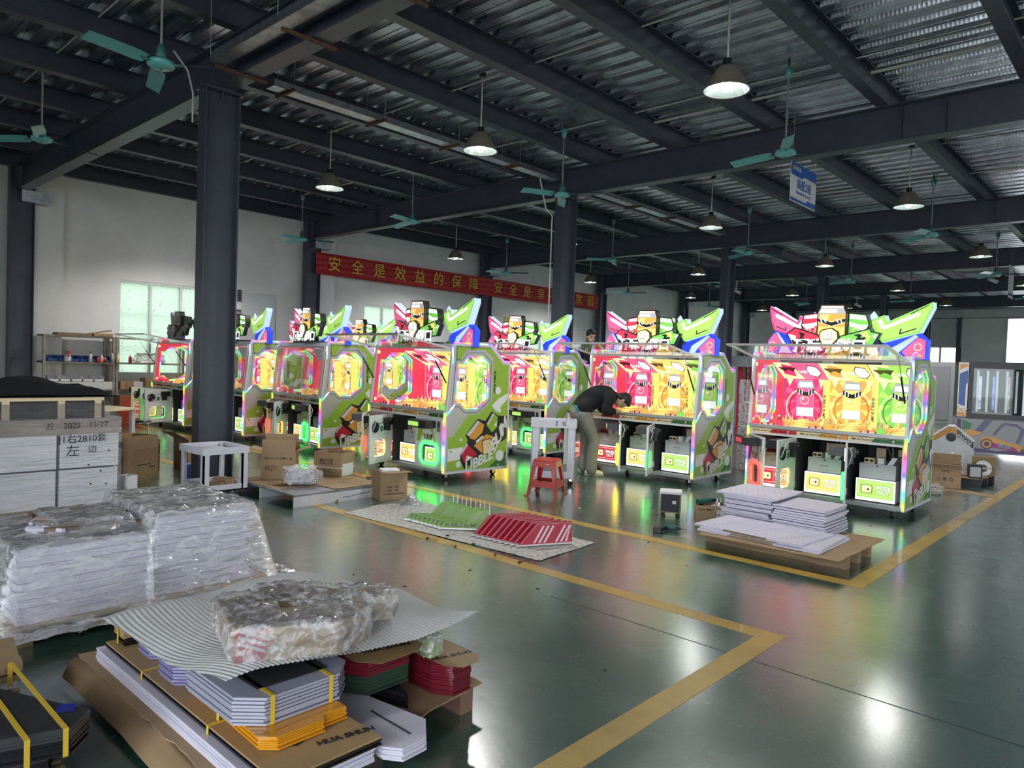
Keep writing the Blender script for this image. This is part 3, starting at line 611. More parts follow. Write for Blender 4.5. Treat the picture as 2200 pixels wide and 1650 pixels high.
        F([(xc-.112, 1.43), (xc, 1.375), (xc+.112, 1.43), (xc+.112, 1.37), (xc, 1.315), (xc-.112, 1.37)], 5, P_black)
        for q in (-.09, -.05, .04, .08): F([(xc+q, 1.415), (xc+q+.012, 1.41), (xc+q+.012, 1.345), (xc+q, 1.35)], 6, E_white)
        b.flat(circ(xc-.01, 1.27, .062), XZ, 1.0395-.0012*5, E_cream, [circ(xc-.01, 1.27, .052)]); F(circ(xc-.03, 1.29, .016), 5, E_white)
        b.obj('back_print', r)
        # header print slanting out above, with VS
        b = B(); hd = [(xl+.004, 0), (xr-.004, 0), (xr-.004, 1), (xl+.004, 1)]
        S = lambda u, v, w: (u, 1.03-.43*v-.02*w, 1.56+.215*v-.05*w)
        b.flat(hd, S, 0, hi); b.flat([(xl+.004, 0), (xl+.30, 0), (xl+.22, 1), (xl+.004, 1)], S, .02, E_cream)
        b.flat([(xl+.06, .30), (xl+.20, .15), (xl+.24, .80), (xl+.10, .9)], S, .04, base); b.flat([(xl+.03, .72), (xl+.27, .72), (xl+.21, .45), (xl+.15, .58), (xl+.09, .45)], S, .06, P_black)
        b.flat([(xc+.10, .25), (xc+.20, .15), (xc+.27, .40), (xc+.25, .8), (xc+.14, .88), (xc+.09, .6)], S, .04, P_black); b.flat([(xc+.107, .29), (xc+.197, .2), (xc+.262, .42), (xc+.243, .76), (xc+.145, .83), (xc+.1, .6)], S, .06, E_white)
        ho = b.obj('header_print', r)
        text('lettering', 'VS', .10, E_white, frame_mat(S(xc+.03, .45, .07), (1, 0, 0), Vector((0, -.43, .215))), ho, bold=.03)
    for i in (1, 2):
        x = -MW+.04+i*.607
        d = B().box(x-.022, x+.022, .90, 1.04, .945, 1.56, E_yellow).obj('divider_post', r)
        text('lettering', 'BUBBLE BUMP', .05, P_black, frame_mat((x, .8985, 1.2), (0, 0, -1), (1, 0, 0)), d, bold=.01, ext=.0004)
    for i in range(3):
        xl = -MW+.04+i*.607
        b = B()
        for k in range(4): b.box(xl+.40+.035*k, xl+.565, .28, .50, .945+.03*k, .952+.03*k, E_yellow)
        for k in range(5): b.tube([(xl+.36+.05*k, .26, .947), (xl+.40+.05*k, .26, 1.02), (xl+.40+.05*k, .52, 1.02)], .004, E_yellow, n=4)
        b.obj('yellow_stair', r)
        col = (E_red, E_orange, E_green)[i]
        b = B().lathe([(.0, .945), (.045, .945), (.045, 1.02), (.0, 1.02)], col, c=(xl+.30, .20, 0), n=12); b.lathe([(.046, 1.02), (.046, 1.075), (.036, 1.09), (.0, 1.09)], G_dark, c=(xl+.30, .20, 0), n=12); b.obj('toy_can', r)
        b = B()
        for q, (yy, mm) in enumerate(((.80, E_orange), (.90, E_cream))):
            fl_ = [(xl+.03, .945)]
            for k in range(13): fl_ += [(xl+.03+.043*k+.008*q, .965+.008*((k*3+q) % 3)), (xl+.05+.043*k+.008*q, .99+.02*((k*7+q*2) % 5))]
            fl_ += [(xl+.60, .945)]; fb = B(); fb.prism(fl_, XZ, yy, yy+.006, mm); fb.obj('flame_scenery', r)
        for k in range(5): x = xl+.10+.04*k; b.box(x, x+.02, .10, .12, .945, .975+.008*(k % 3), P_white if k % 2 else P_red)
        b.obj('skittles', r); b = B()
        for k in range(3): b.box(xl+.06, xl+.26, .14+.05*k, .15+.05*k, .947, .958, E_white if k != 1 else E_pink)
        b.obj('lane_strips', r)
    # --- ledge and header strips
    B().box(-MW+.02, -.02, -.012, .035, .925, .965, M_alu).obj('ledge_rail', r)
    for i in range(3):
        xl = -MW+.04+i*.607; m = (P_red, P_orange, P_dgreen)[i]; b = B(); b.box(xl+.004, xl+.603, -.004, .02, .862, .918, P_cream); b.flat([(xl+.26, .866), (xl+.60, .866), (xl+.60, .914), (xl+.30, .914)], XZ, -.005, m)
        b.flat(circ(xl+.07, .89, .014), XZ, -.0055, P_black, [circ(xl+.07, .89, .010)]); b.flat(circ(xl+.50, .89, .016), XZ, -.0055, P_white)
        h = b.obj('slogan_strip', r)
        text('lettering', 'Beat the Clamp-GOGOAL, Win a Prize.', .030, P_black, frame_mat((xl+.285, -.0062, .889), (1, 0, 0), (0, 0, 1)), h, bold=.012)
        B().box(xl, xl+.607, .0, .03, .835, .862, M_cab).obj('lintel', r)
    B().box(-MW+.035, -MW+.05, .0, .05, .145, .86, M_cab).box(-.05, -.035, .0, .05, .145, .86, M_cab).obj('front_jamb', r)
    B().box(-MW+.04, -.04, .80, .82, .145, .86, M_dark).obj('compartment_back', r)
    # --- lower compartments
    for i in range(3):
        xl = -MW+.04+i*.607; xc = xl+.3035
        if i: B().box(xl-.008, xl+.008, .02, .80, .145, .86, M_dark).obj('partition', r)
        d = B().box(xc-.20, xc+.20, .14, .62, .425, .60, M_drawer).obj('drawer_box', r)
        B().tube([(xc-.05, .138, .515), (xc-.05, .115, .51), (xc+.05, .115, .51), (xc+.05, .138, .515)], .005, M_chrome, n=6).cyl((xc, .139, .575), (xc, .134, .575), .010, M_black, n=10).obj('handle', d)
        pb = B().box(xc-.215, xc+.215, .10, .58, .165, .42, M_cab).obj('prize_box', r)
        col = (E_red, E_yellow, E_lime)[i]; dk = (E_dkred, E_orange, E_green)[i]
        b = B().box(xc-.215, xc+.215, .088, .10, .165, .42, E_white); b.flat([(xc-.20, .20), (xc+.20, .20), (xc+.20, .405), (xc-.20, .405)], XZ, .0870, col)
        b.flat([(xc-.17, .222), (xc+.17, .222), (xc+.185, .25), (xc+.185, .365), (xc+.17, .385), (xc-.17, .385), (xc-.185, .365), (xc-.185, .25)], XZ, .0862, E_cream, [[(xc-.166, .228), (xc+.166, .228), (xc+.178, .252), (xc+.178, .362), (xc+.166, .379), (xc-.166, .379), (xc-.178, .362), (xc-.178, .252)]])
        b.flat([(xc-.005, .225), (xc-.002, .225), (xc-.002, .38), (xc-.005, .38)], XZ, .0862, E_cream)
        b.flat([(xc-.145, .255), (xc-.04, .255), (xc-.03, .27), (xc-.03, .335), (xc-.04, .35), (xc-.145, .35), (xc-.155, .335), (xc-.155, .27)], XZ, .0862, P_black); b.flat([(xc-.14, .26), (xc-.045, .26), (xc-.037, .272), (xc-.037, .333), (xc-.045, .345), (xc-.14, .345), (xc-.148, .333), (xc-.148, .272)], XZ, .0856, E_cream)
        b.flat(circ(xc-.075, .30, .012), XZ, .085, P_black)
        b.obj('lit_front', pb)
        for t, z in (('PRIZE', .325), ('OUT', .272)):
            text('lettering', t, .062, P_black, frame_mat((xc+.092, .0856, z), (1, 0, 0), (0, 0, 1)), pb, bold=.05); text('lettering', t, .062, E_white, frame_mat((xc+.092, .0838, z), (1, 0, 0), (0, 0, 1)), pb, bold=.018)
        cb = B().box(xc-.16, xc-.05, .18, .26, .60, .66, P_cream if i else P_red).obj('counter_box', r); B().box(xc-.152, xc-.112, .177, .181, .615, .645, M_black).box(xc-.098, xc-.058, .177, .181, .615, .645, M_black).obj('counter_display', cb)
        B().box(xc-.01, xc+.06, .17, .27, .60, .67, M_cab).obj('control_box', r)
        B().prism([(xc+.10, .60), (xc+.16, .60), (xc+.21, .69), (xc+.15, .69)], XZ, .16, .34, M_cab).obj('ticket_chute', r)
        for q in (-.12, .13): lb = B().box(xc+q-.055, xc+q+.055, .70, .715, .56, .74, P_cream).obj('instruction_card', r); B().box(xc+q-.02, xc+q+.03, .696, .701, .60, .625, P_red).obj('red_mark', lb)
        b = B()
        for k in range(3): b.tube([(xc-.02+.02*k, .70, .85), (xc-.04+.03*k, .66, .76), (xc+.01*k, .68, .66), (xc+.03, .69, .60)], .006, (M_rod, M_black, M_conduit)[k], n=5)
        b.obj('wiring', r)
    # --- marquee on the roof
    Y1 = .34
    for k, (pts, m, m2) in enumerate((([(190, 140), (545, 345), (575, 258), (640, 300), (655, 420), (600, 470), (590, 545), (245, 450), (205, 330), (180, 185)], E_pink, E_magenta), ([(2078, 88), (2082, 150), (1960, 435), (1560, 565), (1500, 480), (1410, 330), (1430, 300), (1575, 240), (1605, 322)], E_lime, E_green))):
        out = MQ(pts); w = B().prism(out, XZ, Y1, Y1+.06, m, side=E_paleb).obj('marquee_wing', r)
        b = B(); b.flat(offset_poly(out, -.004), XZ, Y1-.001, m2, [offset_poly(out, -.018)])
        bar = ([(255, 250), (285, 240), (560, 375), (600, 320), (640, 330), (590, 420), (545, 420), (265, 285)], [(1940, 205), (1955, 240), (1590, 405), (1540, 400), (1500, 300), (1540, 290), (1575, 370)])[k]
        b.flat(MQ(bar), XZ, Y1-.0025, E_white)
        bar2 = ([(265, 405), (410, 455), (400, 410), (390, 408), (395, 440), (268, 395)], [(1925, 395), (1740, 465), (1750, 400), (1765, 398), (1758, 445), (1920, 385)])[k]
        b.flat(MQ(bar2), XZ, Y1-.0025, P_black)
        bar3 = ([(200, 168), (345, 250), (340, 258), (205, 182)], [(2040, 118), (1850, 222), (1856, 230), (2036, 130)])[k]
        b.flat(MQ(bar3), XZ, Y1-.0025, P_black); b.obj('wing_print', w)
        bk = MQ([(700, 245), (730, 205), (755, 240), (690, 330)] if k == 0 else [(1390, 240), (1435, 190), (1480, 255), (1420, 330)])
        B().prism(bk, XZ, Y1+.08, Y1+.10, E_paleb).obj('marquee_fin', r)
        shift = lambda pts, dx, dz: [(x+dx, z+dz) for x, z in pts]
        B().prism(shift(out, .012 if k else .02, .0), XZ, Y1+.075, Y1+.115, E_paleb).obj('wing_back_board', r)
    for k, (box, pink, ray) in enumerate((([(240, 455), (560, 545), (620, 640), (620, 740), (130, 740), (135, 600)], [(235, 475), (330, 590), (240, 735), (140, 735), (150, 590)], [(245, 470), (280, 480), (400, 640), (470, 735), (300, 735), (330, 600)]),
                                  ([(1950, 440), (2045, 520), (2035, 745), (1520, 745), (1490, 620), (1560, 570)], [(1930, 490), (2005, 520), (2005, 735), (1830, 735), (1760, 660)], [(1900, 460), (1930, 480), (1740, 660), (1690, 745), (1600, 745), (1650, 620)]))):
        o = MQ(box); w = B().prism(o, XZ, Y1+.065, Y1+.16, E_blue, side=E_blue).obj('marquee_box', r)
        b = B(); b.flat(MQ(pink), XZ, Y1+.0635, E_pink); b.flat(MQ(ray), XZ, Y1+.0625, E_paleb)
        c = mq(*((205, 640), (1930, 600))[k]); b.flat(circ(c[0], c[1], .045), XZ, Y1+.0615, E_cream, [circ(c[0], c[1], .036)]); b.flat(circ(c[0]-.02, c[1]-.09, .03), XZ, Y1+.0615, E_white, [circ(c[0]-.02, c[1]-.09, .024)]); b.obj('box_print', w)
    cans = [([(665, 262), (845, 235), (862, 290), (868, 520), (690, 470), (645, 385), (662, 300)], E_red, .24), ([(1212, 235), (1395, 250), (1418, 310), (1430, 365), (1400, 445), (1205, 500)], E_green, .24), ([(900, 146), (1160, 146), (1165, 175), (1188, 225), (1186, 540), (868, 540), (868, 225), (895, 175)], E_orange, .17)]
    for k, (pts, m, yy) in enumerate(cans):
        o = MQ(pts); c = B().prism(offset_poly(o, .014), XZ, yy, yy+.10, P_black).obj('marquee_can', r)
        b = B(); b.flat(o, XZ, yy-.001, m)
        if k == 2:
            b.flat(MQ([(905, 150), (1155, 150), (1158, 172), (902, 172)]), XZ, yy-.003, E_white); b.flat(MQ([(895, 178), (1165, 178), (1184, 228), (1180, 240), (874, 240), (872, 228)]), XZ, yy-.003, E_grey); b.flat(MQ([(905, 190), (1090, 190), (1090, 228), (890, 228)]), XZ, yy-.004, E_white)
            b.flat(MQ([(870, 400), (1184, 400), (1184, 540), (870, 540)]), XZ, yy-.002, E_yellow); b.flat(MQ([(905, 250), (1000, 250), (980, 330), (915, 300)]), XZ, yy-.003, E_yellow); b.flat(circ(*mq(915, 275), .022), XZ, yy-.004, E_cream)
            b.flat(MQ([(868, 292), (1028, 338), (1188, 288), (1188, 345), (1030, 400), (868, 345)]), XZ, yy-.005, E_cream); b.flat(MQ([(868, 300), (1028, 346), (1188, 297), (1188, 337), (1030, 390), (868, 337)]), XZ, yy-.006, P_black)
            for q in (0, 45, 190, 235): b.flat(MQ([(890+q, 308), (908+q, 312), (925+q, 350), (908+q, 348)]), XZ, yy-.007, E_white)
        else:
            lo = ([(672, 268), (840, 243), (852, 290), (668, 305)], [(1217, 243), (1390, 258), (1408, 312), (1215, 292)])[k]; b.flat(MQ(lo), XZ, yy-.003, E_white)
            bow = ([(640, 372), (760, 360), (862, 330), (850, 385), (770, 400), (710, 445)], [(1212, 332), (1330, 365), (1432, 368), (1370, 445), (1310, 400), (1225, 390)])[k]; b.flat(MQ(bow), XZ, yy-.004, E_white)
            b.flat(circ(*mq(*((780, 440), (1290, 440))[k]), .04), XZ, yy-.003, E_cream, [circ(*mq(*((780, 440), (1290, 440))[k]), .03)])
        b.obj('can_print', c)
    # fist emblem and title plates
    fist = MQ([(915, 520), (930, 465), (960, 445), (1055, 425), (1085, 445), (1120, 465), (1128, 540), (1060, 620), (1050, 660), (950, 660), (945, 600)])
    f = B().prism(offset_poly(fist, .012), XZ, .10, .15, P_black).obj('fist_emblem', r); b = B(); b.flat(fist, XZ, .099, E_yellow); b.flat(offset_poly(fist, -.014), XZ, .098, E_white)
    for q in range(3): b.flat(MQ([(965+45*q, 470-6*q), (972+45*q, 470-6*q), (980+42*q, 530), (973+42*q, 530)]), XZ, .097, P_orange)
    b.flat(MQ([(950, 545), (1040, 550), (1050, 525), (1060, 530), (1048, 562), (950, 556)]), XZ, .097, P_orange); b.obj('fist_print', f)
    for k, (pts, m) in enumerate((([(590, 428), (905, 520), (905, 640), (560, 620), (540, 560), (500, 500)], E_red), ([(1135, 520), (1470, 420), (1480, 455), (1575, 470), (1500, 610), (1140, 640)], E_green))):
        o = MQ(pts); t = B().prism(offset_poly(o, .014), XZ, .16, .23, P_black).obj('title_plate', r); b = B(); b.flat(o, XZ, .159, m)
        if k == 0: b.flat(MQ([(640, 470), (720, 495), (690, 540), (730, 560), (700, 590), (640, 560), (665, 525)]), XZ, .158, P_black); b.flat(MQ([(505, 500), (600, 520), (620, 610), (565, 610)]), XZ, .1575, E_white)
        else: b.flat(MQ([(1290, 490), (1400, 470), (1370, 520), (1440, 510), (1380, 590), (1390, 545), (1310, 560), (1340, 510)]), XZ, .158, P_black); b.flat(MQ([(1500, 490), (1560, 480), (1530, 530)]), XZ, .1575, E_white); b.flat(MQ([(1350, 470), (1450, 440), (1460, 500), (1490, 500), (1440, 580), (1440, 520)]), XZ, .1572, E_yellow)
        b.obj('title_print', t)
    tp = B().prism(MQ([(560, 575), (1440, 560), (1380, 735), (640, 735)]), XZ, .13, .15, P_black).obj('title_board', r)
    text('lettering', '顶嘣响碰口', .185, E_white, frame_mat((*[c for c in (mq(1010, 645)[0], .128, mq(1010, 645)[1])],), (1, 0, 0), (0, 0, 1)), tp, bold=.035, shear=.12, spacing=.85)
    B().box(-1.35, -.55, .12, .36, 1.875, 1.90, M_black).obj('marquee_foot', r)
    return r
def front_lid(r, deg):
    """glazed front frame hinged at the top; 0 = closed, larger = lifted"""
    h = empty('lid_pivot')                                        # replaced below by the frame mesh itself
    bpy.data.objects.remove(h)
    Ln = .875; w = .03; fb = B()
    for a, b_, c, d in ((-MW+.045, -.045, 0, w), (-MW+.045, -.045, Ln-w, Ln), (-MW+.045, -MW+.045+w, w, Ln-w), (-.045-w, -.045, w, Ln-w)): fb.box(a, b_, -.012, .012, -d, -c, M_alu)
    o = fb.obj('front_frame', r); o.location = (0, .072, 1.81); o.rotation_euler = (R(-deg-(-5.6 if deg == 0 else 0)) if deg else R(-5.4), 0, 0)
    B().box(-MW+.075, -.075, -.003, .003, -Ln+w, -w, G_clear).obj('front_glass', o)
    if deg:
        t = R(-deg); 
        for x in (-MW+.06, -.06):
            py, pz = .4*math.sin(t)+.07, 1.81-.4*math.cos(t)
            p0 = Vector((x, .40*math.sin(t)+.072, 1.81-.40*math.cos(t))); p1 = Vector((x, .035, 1.34)); q = p0.lerp(p1, .45)
            g = B().cyl(p0, q, .004, M_chrome, n=6).cyl(q, p1, .010, M_black, n=8).obj('gas_strut', r)
    else:
        b = B(); b.flat([(-MW+.10, -.05), (-MW+.30, -.05), (-MW+.10, -.20)], lambda u, v, w_: (u, w_, v), -.0045, P_white); b.flat([(-.45, -.05), (-.10, -.05), (-.10, -.25), (-.22, -.25)], lambda u, v, w_: (u, w_, v), -.0045, P_white)
        b.obj('corner_sticker', o)
    return o
E_grn_lit = E_green
def front_door(r, i, deg):
    """lower door hinged at its left edge, swung out by deg"""
    xl = -MW+.043+i*.607; W, H = .60, .685
    hole = [(.15, .13), (.19, .09), (.45, .09), (.50, .14), (.50, .28), (.46, .33), (.19, .33), (.15, .28)]; shift = lambda p, d: offset_poly(p, d)
    b = B().prism([(0, 0), (W, 0), (W, H), (0, H)], XZ, -.022, 0, M_cab, [hole])
    d = b.obj('door', r); d.location = (xl, -.002, .15); d.rotation_euler = (0, 0, R(-deg))
    led = (L_red, L_yel, L_grn)[i]; dark = (P_red, P_orange, P_green)[i]; lit = (E_red, E_yellow, E_lime)[i]
    B().tube([(x, -.036, z) for x, z in offset_poly(hole, .012)], .016, led, n=6, closed=True).obj('light_frame', d)
    B().flat(hole, XZ, -.011, G_clear).obj('door_window', d)
    b = B(); b.flat([(.03, .36), (.08, .60), (.16, .66), (.36, .63), (.47, .37), (.45, .36), (.33, .58), (.2, .6), (.12, .36)], XZ, -.0232, dark); b.flat([(.22, .40), (.38, .40), (.40, .47), (.20, .47)], XZ, -.0236, P_black)
    b.flat([(.17, .42), (.21, .46), (.16, .50)], XZ, -.0236, P_orange); b.flat([(.43, .42), (.39, .46), (.44, .50)], XZ, -.0236, P_orange); b.obj('door_print', d)
    text('lettering', 'K.O.', .075, P_cream, frame_mat((.30, -.0242, .435), (1, 0, 0), (0, 0, 1)), d, bold=.03)
    cu = B().box(.03, .46, -.20, -.022, .565, .665, M_black).obj('coin_unit', d)
    B().box(.07, .30, -.203, -.199, .585, .645, lit).obj('coin_display', d)
    B().box(.50, .57, -.032, -.022, .52, .665, M_chrome).box(.525, .545, -.035, -.031, .60, .645, M_black).obj('coin_slot', d)
    b = B(); b.lathe([(.0, 0), (.05, .0), (.075, .012), (.085, .0)], M_black, n=18); b.v = [(.47+p[0], .002+p[2]+.008, .52+p[1]) for p in b.v]; b.obj('speaker', d)
    b = B(); b.box(.10, .26, .0, .09, .54, .64, M_black).box(.16, .24, .0, .07, .46, .54, M_black).cyl((.22, .09, .60), (.22, .12, .60), .03, M_black, n=12); b.obj('coin_mechanism', d)
    B().box(.28, .38, .0, .02, .43, .55, M_cab).box(.30, .36, .02, .023, .45, .53, P_dgreen).obj('circuit_box', d)
    B().tube([(.30, .01, .64), (.36, .05, .66), (.45, .03, .64), (.52, .05, .60), (.55, .02, .48)], .005, M_conduit, n=5).tube([(.26, .05, .6), (.40, .06, .58), (.46, .03, .55)], .005, M_black, n=5).obj('door_wiring', d)
    B().box(0, .012, -.02, .012, .06, .14, M_chrome).box(0, .012, -.02, .012, .52, .60, M_chrome).obj('hinge', d)
    return d
proto = make_machine()
G_CAB = 'lit arcade cabinets on the line'
cabs = [ # x, y, rot, lid angle, three door angles, label
 (-2.215, 9.022, 0., 100, (48, 88, 72), 'arcade cabinet furthest right, behind the pallet of stacked white panels'),
 (-4.892, 9.069, 0., 100, (85, 53, 66), 'arcade cabinet with the man in black bending into it'),
 (-7.221, 6.528, -.062, 100, (41, 65, 0), 'nearest arcade cabinet behind the small open box, green ringed door shut'),
 (-7.90, 9.45, 0., 100, (40, 12, 8), 'arcade cabinet partly behind the tall white trolley marked 1'),
 (-10.415, 6.626, -.089, 0, (32, 45, 14), 'arcade cabinet with closed front glass behind the big open carton'),
 (-12.705, 6.45, -.04, 0, (20, 15, 60), 'arcade cabinet just right of the nearest steel column, half hidden'),
 (-14.95, 6.30, -.04, 100, (60, 62, 78), 'leftmost arcade cabinet with unlit marquee and doors wide open'),
 (-12.55, 9.35, 0., 0, (0, 0, 0), 'rear arcade cabinet showing only its marquee between two front cabinets'),
 (-14.80, 9.25, 0., 0, (0, 0, 0), 'rear arcade cabinet whose marquee peeks out left of the closed cabinet')]
CABS = []
dull = {}
def unlit(m):
    if not m.name.startswith(('lit_', 'print_')): return m
    if m.name not in dull:
        c = _p(m.node_tree).inputs['Emission Color'].default_value if m.name.startswith('lit_') else _p(m.node_tree).inputs['Base Color'].default_value
        dull[m.name] = mat('unlit_'+m.name, tuple(.28*x+.02 for x in c[:3]), .4)
    return dull[m.name]
for i, (x, y, a, lid, doors, l) in enumerate(cabs):
    o = proto if i == 0 else copy_tree(proto)
    o.location = (x, y, 0); o.rotation_euler = (0, 0, a); tag(o, label=l, cat='arcade machine', group=G_CAB); CABS.append(o)
def dress():
    for i, (x, y, a, lid, doors, l) in enumerate(cabs):
        front_lid(CABS[i], lid)
        for k in range(3): front_door(CABS[i], k, doors[k])
    for part in list(CABS[6].children):
        if part.name.split('.')[0] in ('marquee_wing', 'marquee_fin', 'wing_back_board', 'marquee_box', 'marquee_can', 'fist_emblem', 'title_plate', 'title_board'):
            for q in [part]+list(part.children):
                me = q.data.copy()
                for k, m in enumerate(list(me.materials)): me.materials[k] = unlit(m)
                q.data = me
dress()
# ================================================================ OBJECTS ON THE FLOOR
def at(x, y, z=0.):
    """point at height z that the photograph shows at pixel (x, y)"""
    d = _r*((x-1100)/FPX) - _u*((y-825)/FPX) + _f; t = (z-CAMZ)/d.z
    return Vector((d.x*t, d.y*t, z))
from mathutils import noise as NZ
def nz(x, y, z=0.): return NZ.noise(Vector((x, y, z)))
G_film = thin_glass('stretch_film', (.97, .97, .98), .05, .10, white=.03, bump=.55, bscale=7, stretch=(1, .5, 9))
G_film2 = thin_glass('crumpled_film', (.97, .97, .98), .06, .12, white=.20, bump=.8, bscale=20, stretch=(1, .35, 1.4))
G_bub = thin_glass('bubble_wrap', (.96, .96, .97), .08, .12, white=.24, bump=.5, bscale=26)
M_strap = mat('yellow_strap', (.75, .52, .05), .45)
M_paper = mat('paper_white', (.75, .75, .76), .7)
def carton(name, loc, rz, w, d, h, flaps, label, group=None, cat='box', m=M_card, closed=False):
    """open corrugated carton: origin at the middle of its base; flaps = ((side, degrees), ...), 90 = upright, 180 = folded flat outside"""
    r = empty(name, loc, rz, label=label, cat=cat, group=group); t = .006; b = B()
    b.box(-w/2, w/2, -d/2, d/2, 0, t, m).box(-w/2, w/2, -d/2, -d/2+t, t, h, m).box(-w/2, w/2, d/2-t, d/2, t, h, m).box(-w/2, -w/2+t, -d/2+t, d/2-t, t, h, m).box(w/2-t, w/2, -d/2+t, d/2-t, t, h, m)
    if closed: b.box(-w/2+t, w/2-t, -d/2+t, d/2-t, h-t, h, m)
    b.obj('body', r)
    for s, a, fl_ in flaps:
        L_ = d if s in 'lr' else w; f = B().box(-L_/2+.004, L_/2-.004, -t/2, t/2, 0, fl_, m).obj('flap', r)
        f.location = {'f': (0, -d/2+t/2, h), 'b': (0, d/2-t/2, h), 'l': (-w/2+t/2, 0, h), 'r': (w/2-t/2, 0, h)}[s]
        zr = {'f': 0, 'b': PI, 'l': -PI/2, 'r': PI/2}[s]
        f.rotation_euler = (Matrix.Rotation(zr, 3, 'Z') @ Matrix.Rotation(R(a-90), 3, 'X')).to_euler()
    return r
def pprint(parent, items):
    """print on a carton's front (-y) face: (text, size, x, z)"""
    for body, size, x, y, z in items: text('print', body, size, M_ink, frame_mat((x, y-.001, z), (1, 0, 0), (0, 0, 1)), parent, bold=.01)
# ---------------------------------------------------------------- pallet with white panels (right)
def pallet(name, x0, x1, y0, y1, h, label, along='x', m=M_wood):
    r = empty(name, ((x0+x1)/2, (y0+y1)/2, 0), label=label, cat='pallet'); w, d = (x1-x0)/2, (y1-y0)/2
    if along == 'x':
        for y in (-d, -.04, d-.08): B().box(-w, w, y, y+.08, 0, h-.02, m).obj('skid', r)
        for k in range(6): x = -w+(2*w-.10)*k/5; B().box(x, x+.10, -d, d, h-.02, h, m).obj('deck_board', r)
    else:
        for x in (-w, -.04, w-.08): B().box(x, x+.08, -d, d, 0, h-.02, m).obj('skid', r)
        for k in range(6): y = -d+(2*d-.10)*k/5; B().box(-w, w, y, y+.10, h-.02, h, m).obj('deck_board', r)
    return r
pallet('wooden_pallet', -3.28, -1.98, 6.38, 7.04, .125, 'wooden pallet under the stacked white panels at right')
def ragged(pts, z, t, m, name, label, cat='cardboard', seed=1, group=None, bend=0.):
    rnd = random.Random(seed); out = []; n = len(pts)
    for i in range(n):
        a, b_ = Vector(pts[i]), Vector(pts[(i+1) % n]); k = max(2, int((b_-a).length/.06)); nn = Vector((-(b_-a).y, (b_-a).x)).normalized()
        for j in range(k): q = a.lerp(b_, j/k)+(nn*rnd.uniform(-.008, .008) if j else Vector((0, 0))); out.append((q.x, q.y))
    c = Vector((sum(p[0] for p in out)/len(out), sum(p[1] for p in out)/len(out)))
    return B().prism([(p[0]-c.x, p[1]-c.y) for p in out], XY, 0, t, m).obj(name, loc=(c.x, c.y, z), label=label, cat=cat, group=group)
ragged([(-3.18, 6.05), (-1.96, 6.09), (-1.93, 7.27), (-3.42, 7.2)], .1255, .005, M_card, 'cardboard_sheet', 'torn cardboard sheet on the pallet under the white panels')
M_hole = mat('drilled_hole', (.08, .08, .09), .8)
def panel(x, y, z, rz, w, d, label, holes=0, strip=True, t=.018, i=0):
    o = B().box(-w/2, w/2, -d/2, d/2, 0, t, M_lav).obj('drilled_board', loc=(x, y, z), rot=(0, 0, rz), label=label, cat='board', group='white panels stacked on the right pallet')
    if holes == 1:
        b = B()
        for a in range(9):
            for c in range(5): b.add([(-w/2+.06+.06*a+q*.006, -d/2+.08+.13*c+s*.006, t+.0006) for q, s in ((-1, -1), (1, -1), (1, 1), (-1, 1))], [(0, 1, 2, 3)], M_hole)
        b.obj('peg_holes', o)
    if holes == 2:
        b = B()
        for c in range(3):
            for a in range(11): b.add([(-w/2+.16+.33*c+q*.003+a*.016, -d/2+.10+.045*a+s*.010, t+.0006) for q, s in ((-1, -1), (1, -1), (1, 1), (-1, 1))], [(0, 1, 2, 3)], M_hole)
        b.obj('slot_holes', o)
    if strip: B().box(-w/2+.30, -w/2+.72, -d/2-.002, -d/2+.001, .002, t-.002, M_wood).obj('bare_edge', o)
    return o
rnd = random.Random(4)
panel(-2.70, 6.56, .131, .0, 1.12, .78, 'lowest of the loose white panels lying in front of the stack', 0)
panel(-2.70, 6.55, .150, .05, 1.10, .74, 'loose white panel in front of the stack, second from below', 0)
panel(-2.78, 6.52, .169, -.06, 1.02, .70, 'topmost loose white panel in front of the stack with slots', 2)
for k in range(11): panel(-3.12+rnd.uniform(-.025, .025), 7.215+rnd.uniform(-.02, .02), .131+k*.0235, rnd.uniform(-.03, .03), .50, .62, 'white board, %s in left column of the stack on right pallet' % ORD[10-k], strip=False)
for k in range(10): panel(-2.58+rnd.uniform(-.02, .02), 7.14+rnd.uniform(-.02, .02), .131+k*.0245, rnd.uniform(-.03, .03), .50, .58, 'white board, %s in right column of the stack on right pallet' % (ORD[9-k] if k else 'lowest'), 2 if k == 9 else 0, strip=False)
panel(-3.12, 7.21, .392, .02, .62, .72, 'perforated white panel lying on top of the panel stack', 1, strip=False)
# ---------------------------------------------------------------- small black box on casters, drill, tool carton
s = empty('speaker_box', (-4.10, 7.12, 0), R(28), label='small black speaker box with white top standing on casters', cat='speaker')
B().rbox(-.11, .11, -.10, .10, .05, .255, mat('black_vinyl', (.02, .018, .03), .6), .006).obj('body', s); B().rbox(-.12, .12, -.11, .11, .255, .285, M_white, .006).obj('top', s)
B().box(.02, .06, -.102, -.1, .15, .185, M_paper).obj('sticker', s)
B().box(-.11, -.10, -.104, -.10, .05, .255, M_wood).box(.10, .11, -.104, -.10, .05, .255, M_wood).box(-.10, .10, -.104, -.10, .05, .062, M_wood).obj('edge_trim', s)
for x in (-.08, .08):
    for y in (-.07, .07): B().cyl((x, y-.012, .025), (x, y+.012, .025), .025, M_rubber, n=12).obj('caster', s)
M_dteal = mat('drill_green', (.02, .11, .09), .45)
s = empty('cordless_drill', (-3.72, 6.45, .035), R(20), label='green and black cordless drill lying on the floor', cat='drill')
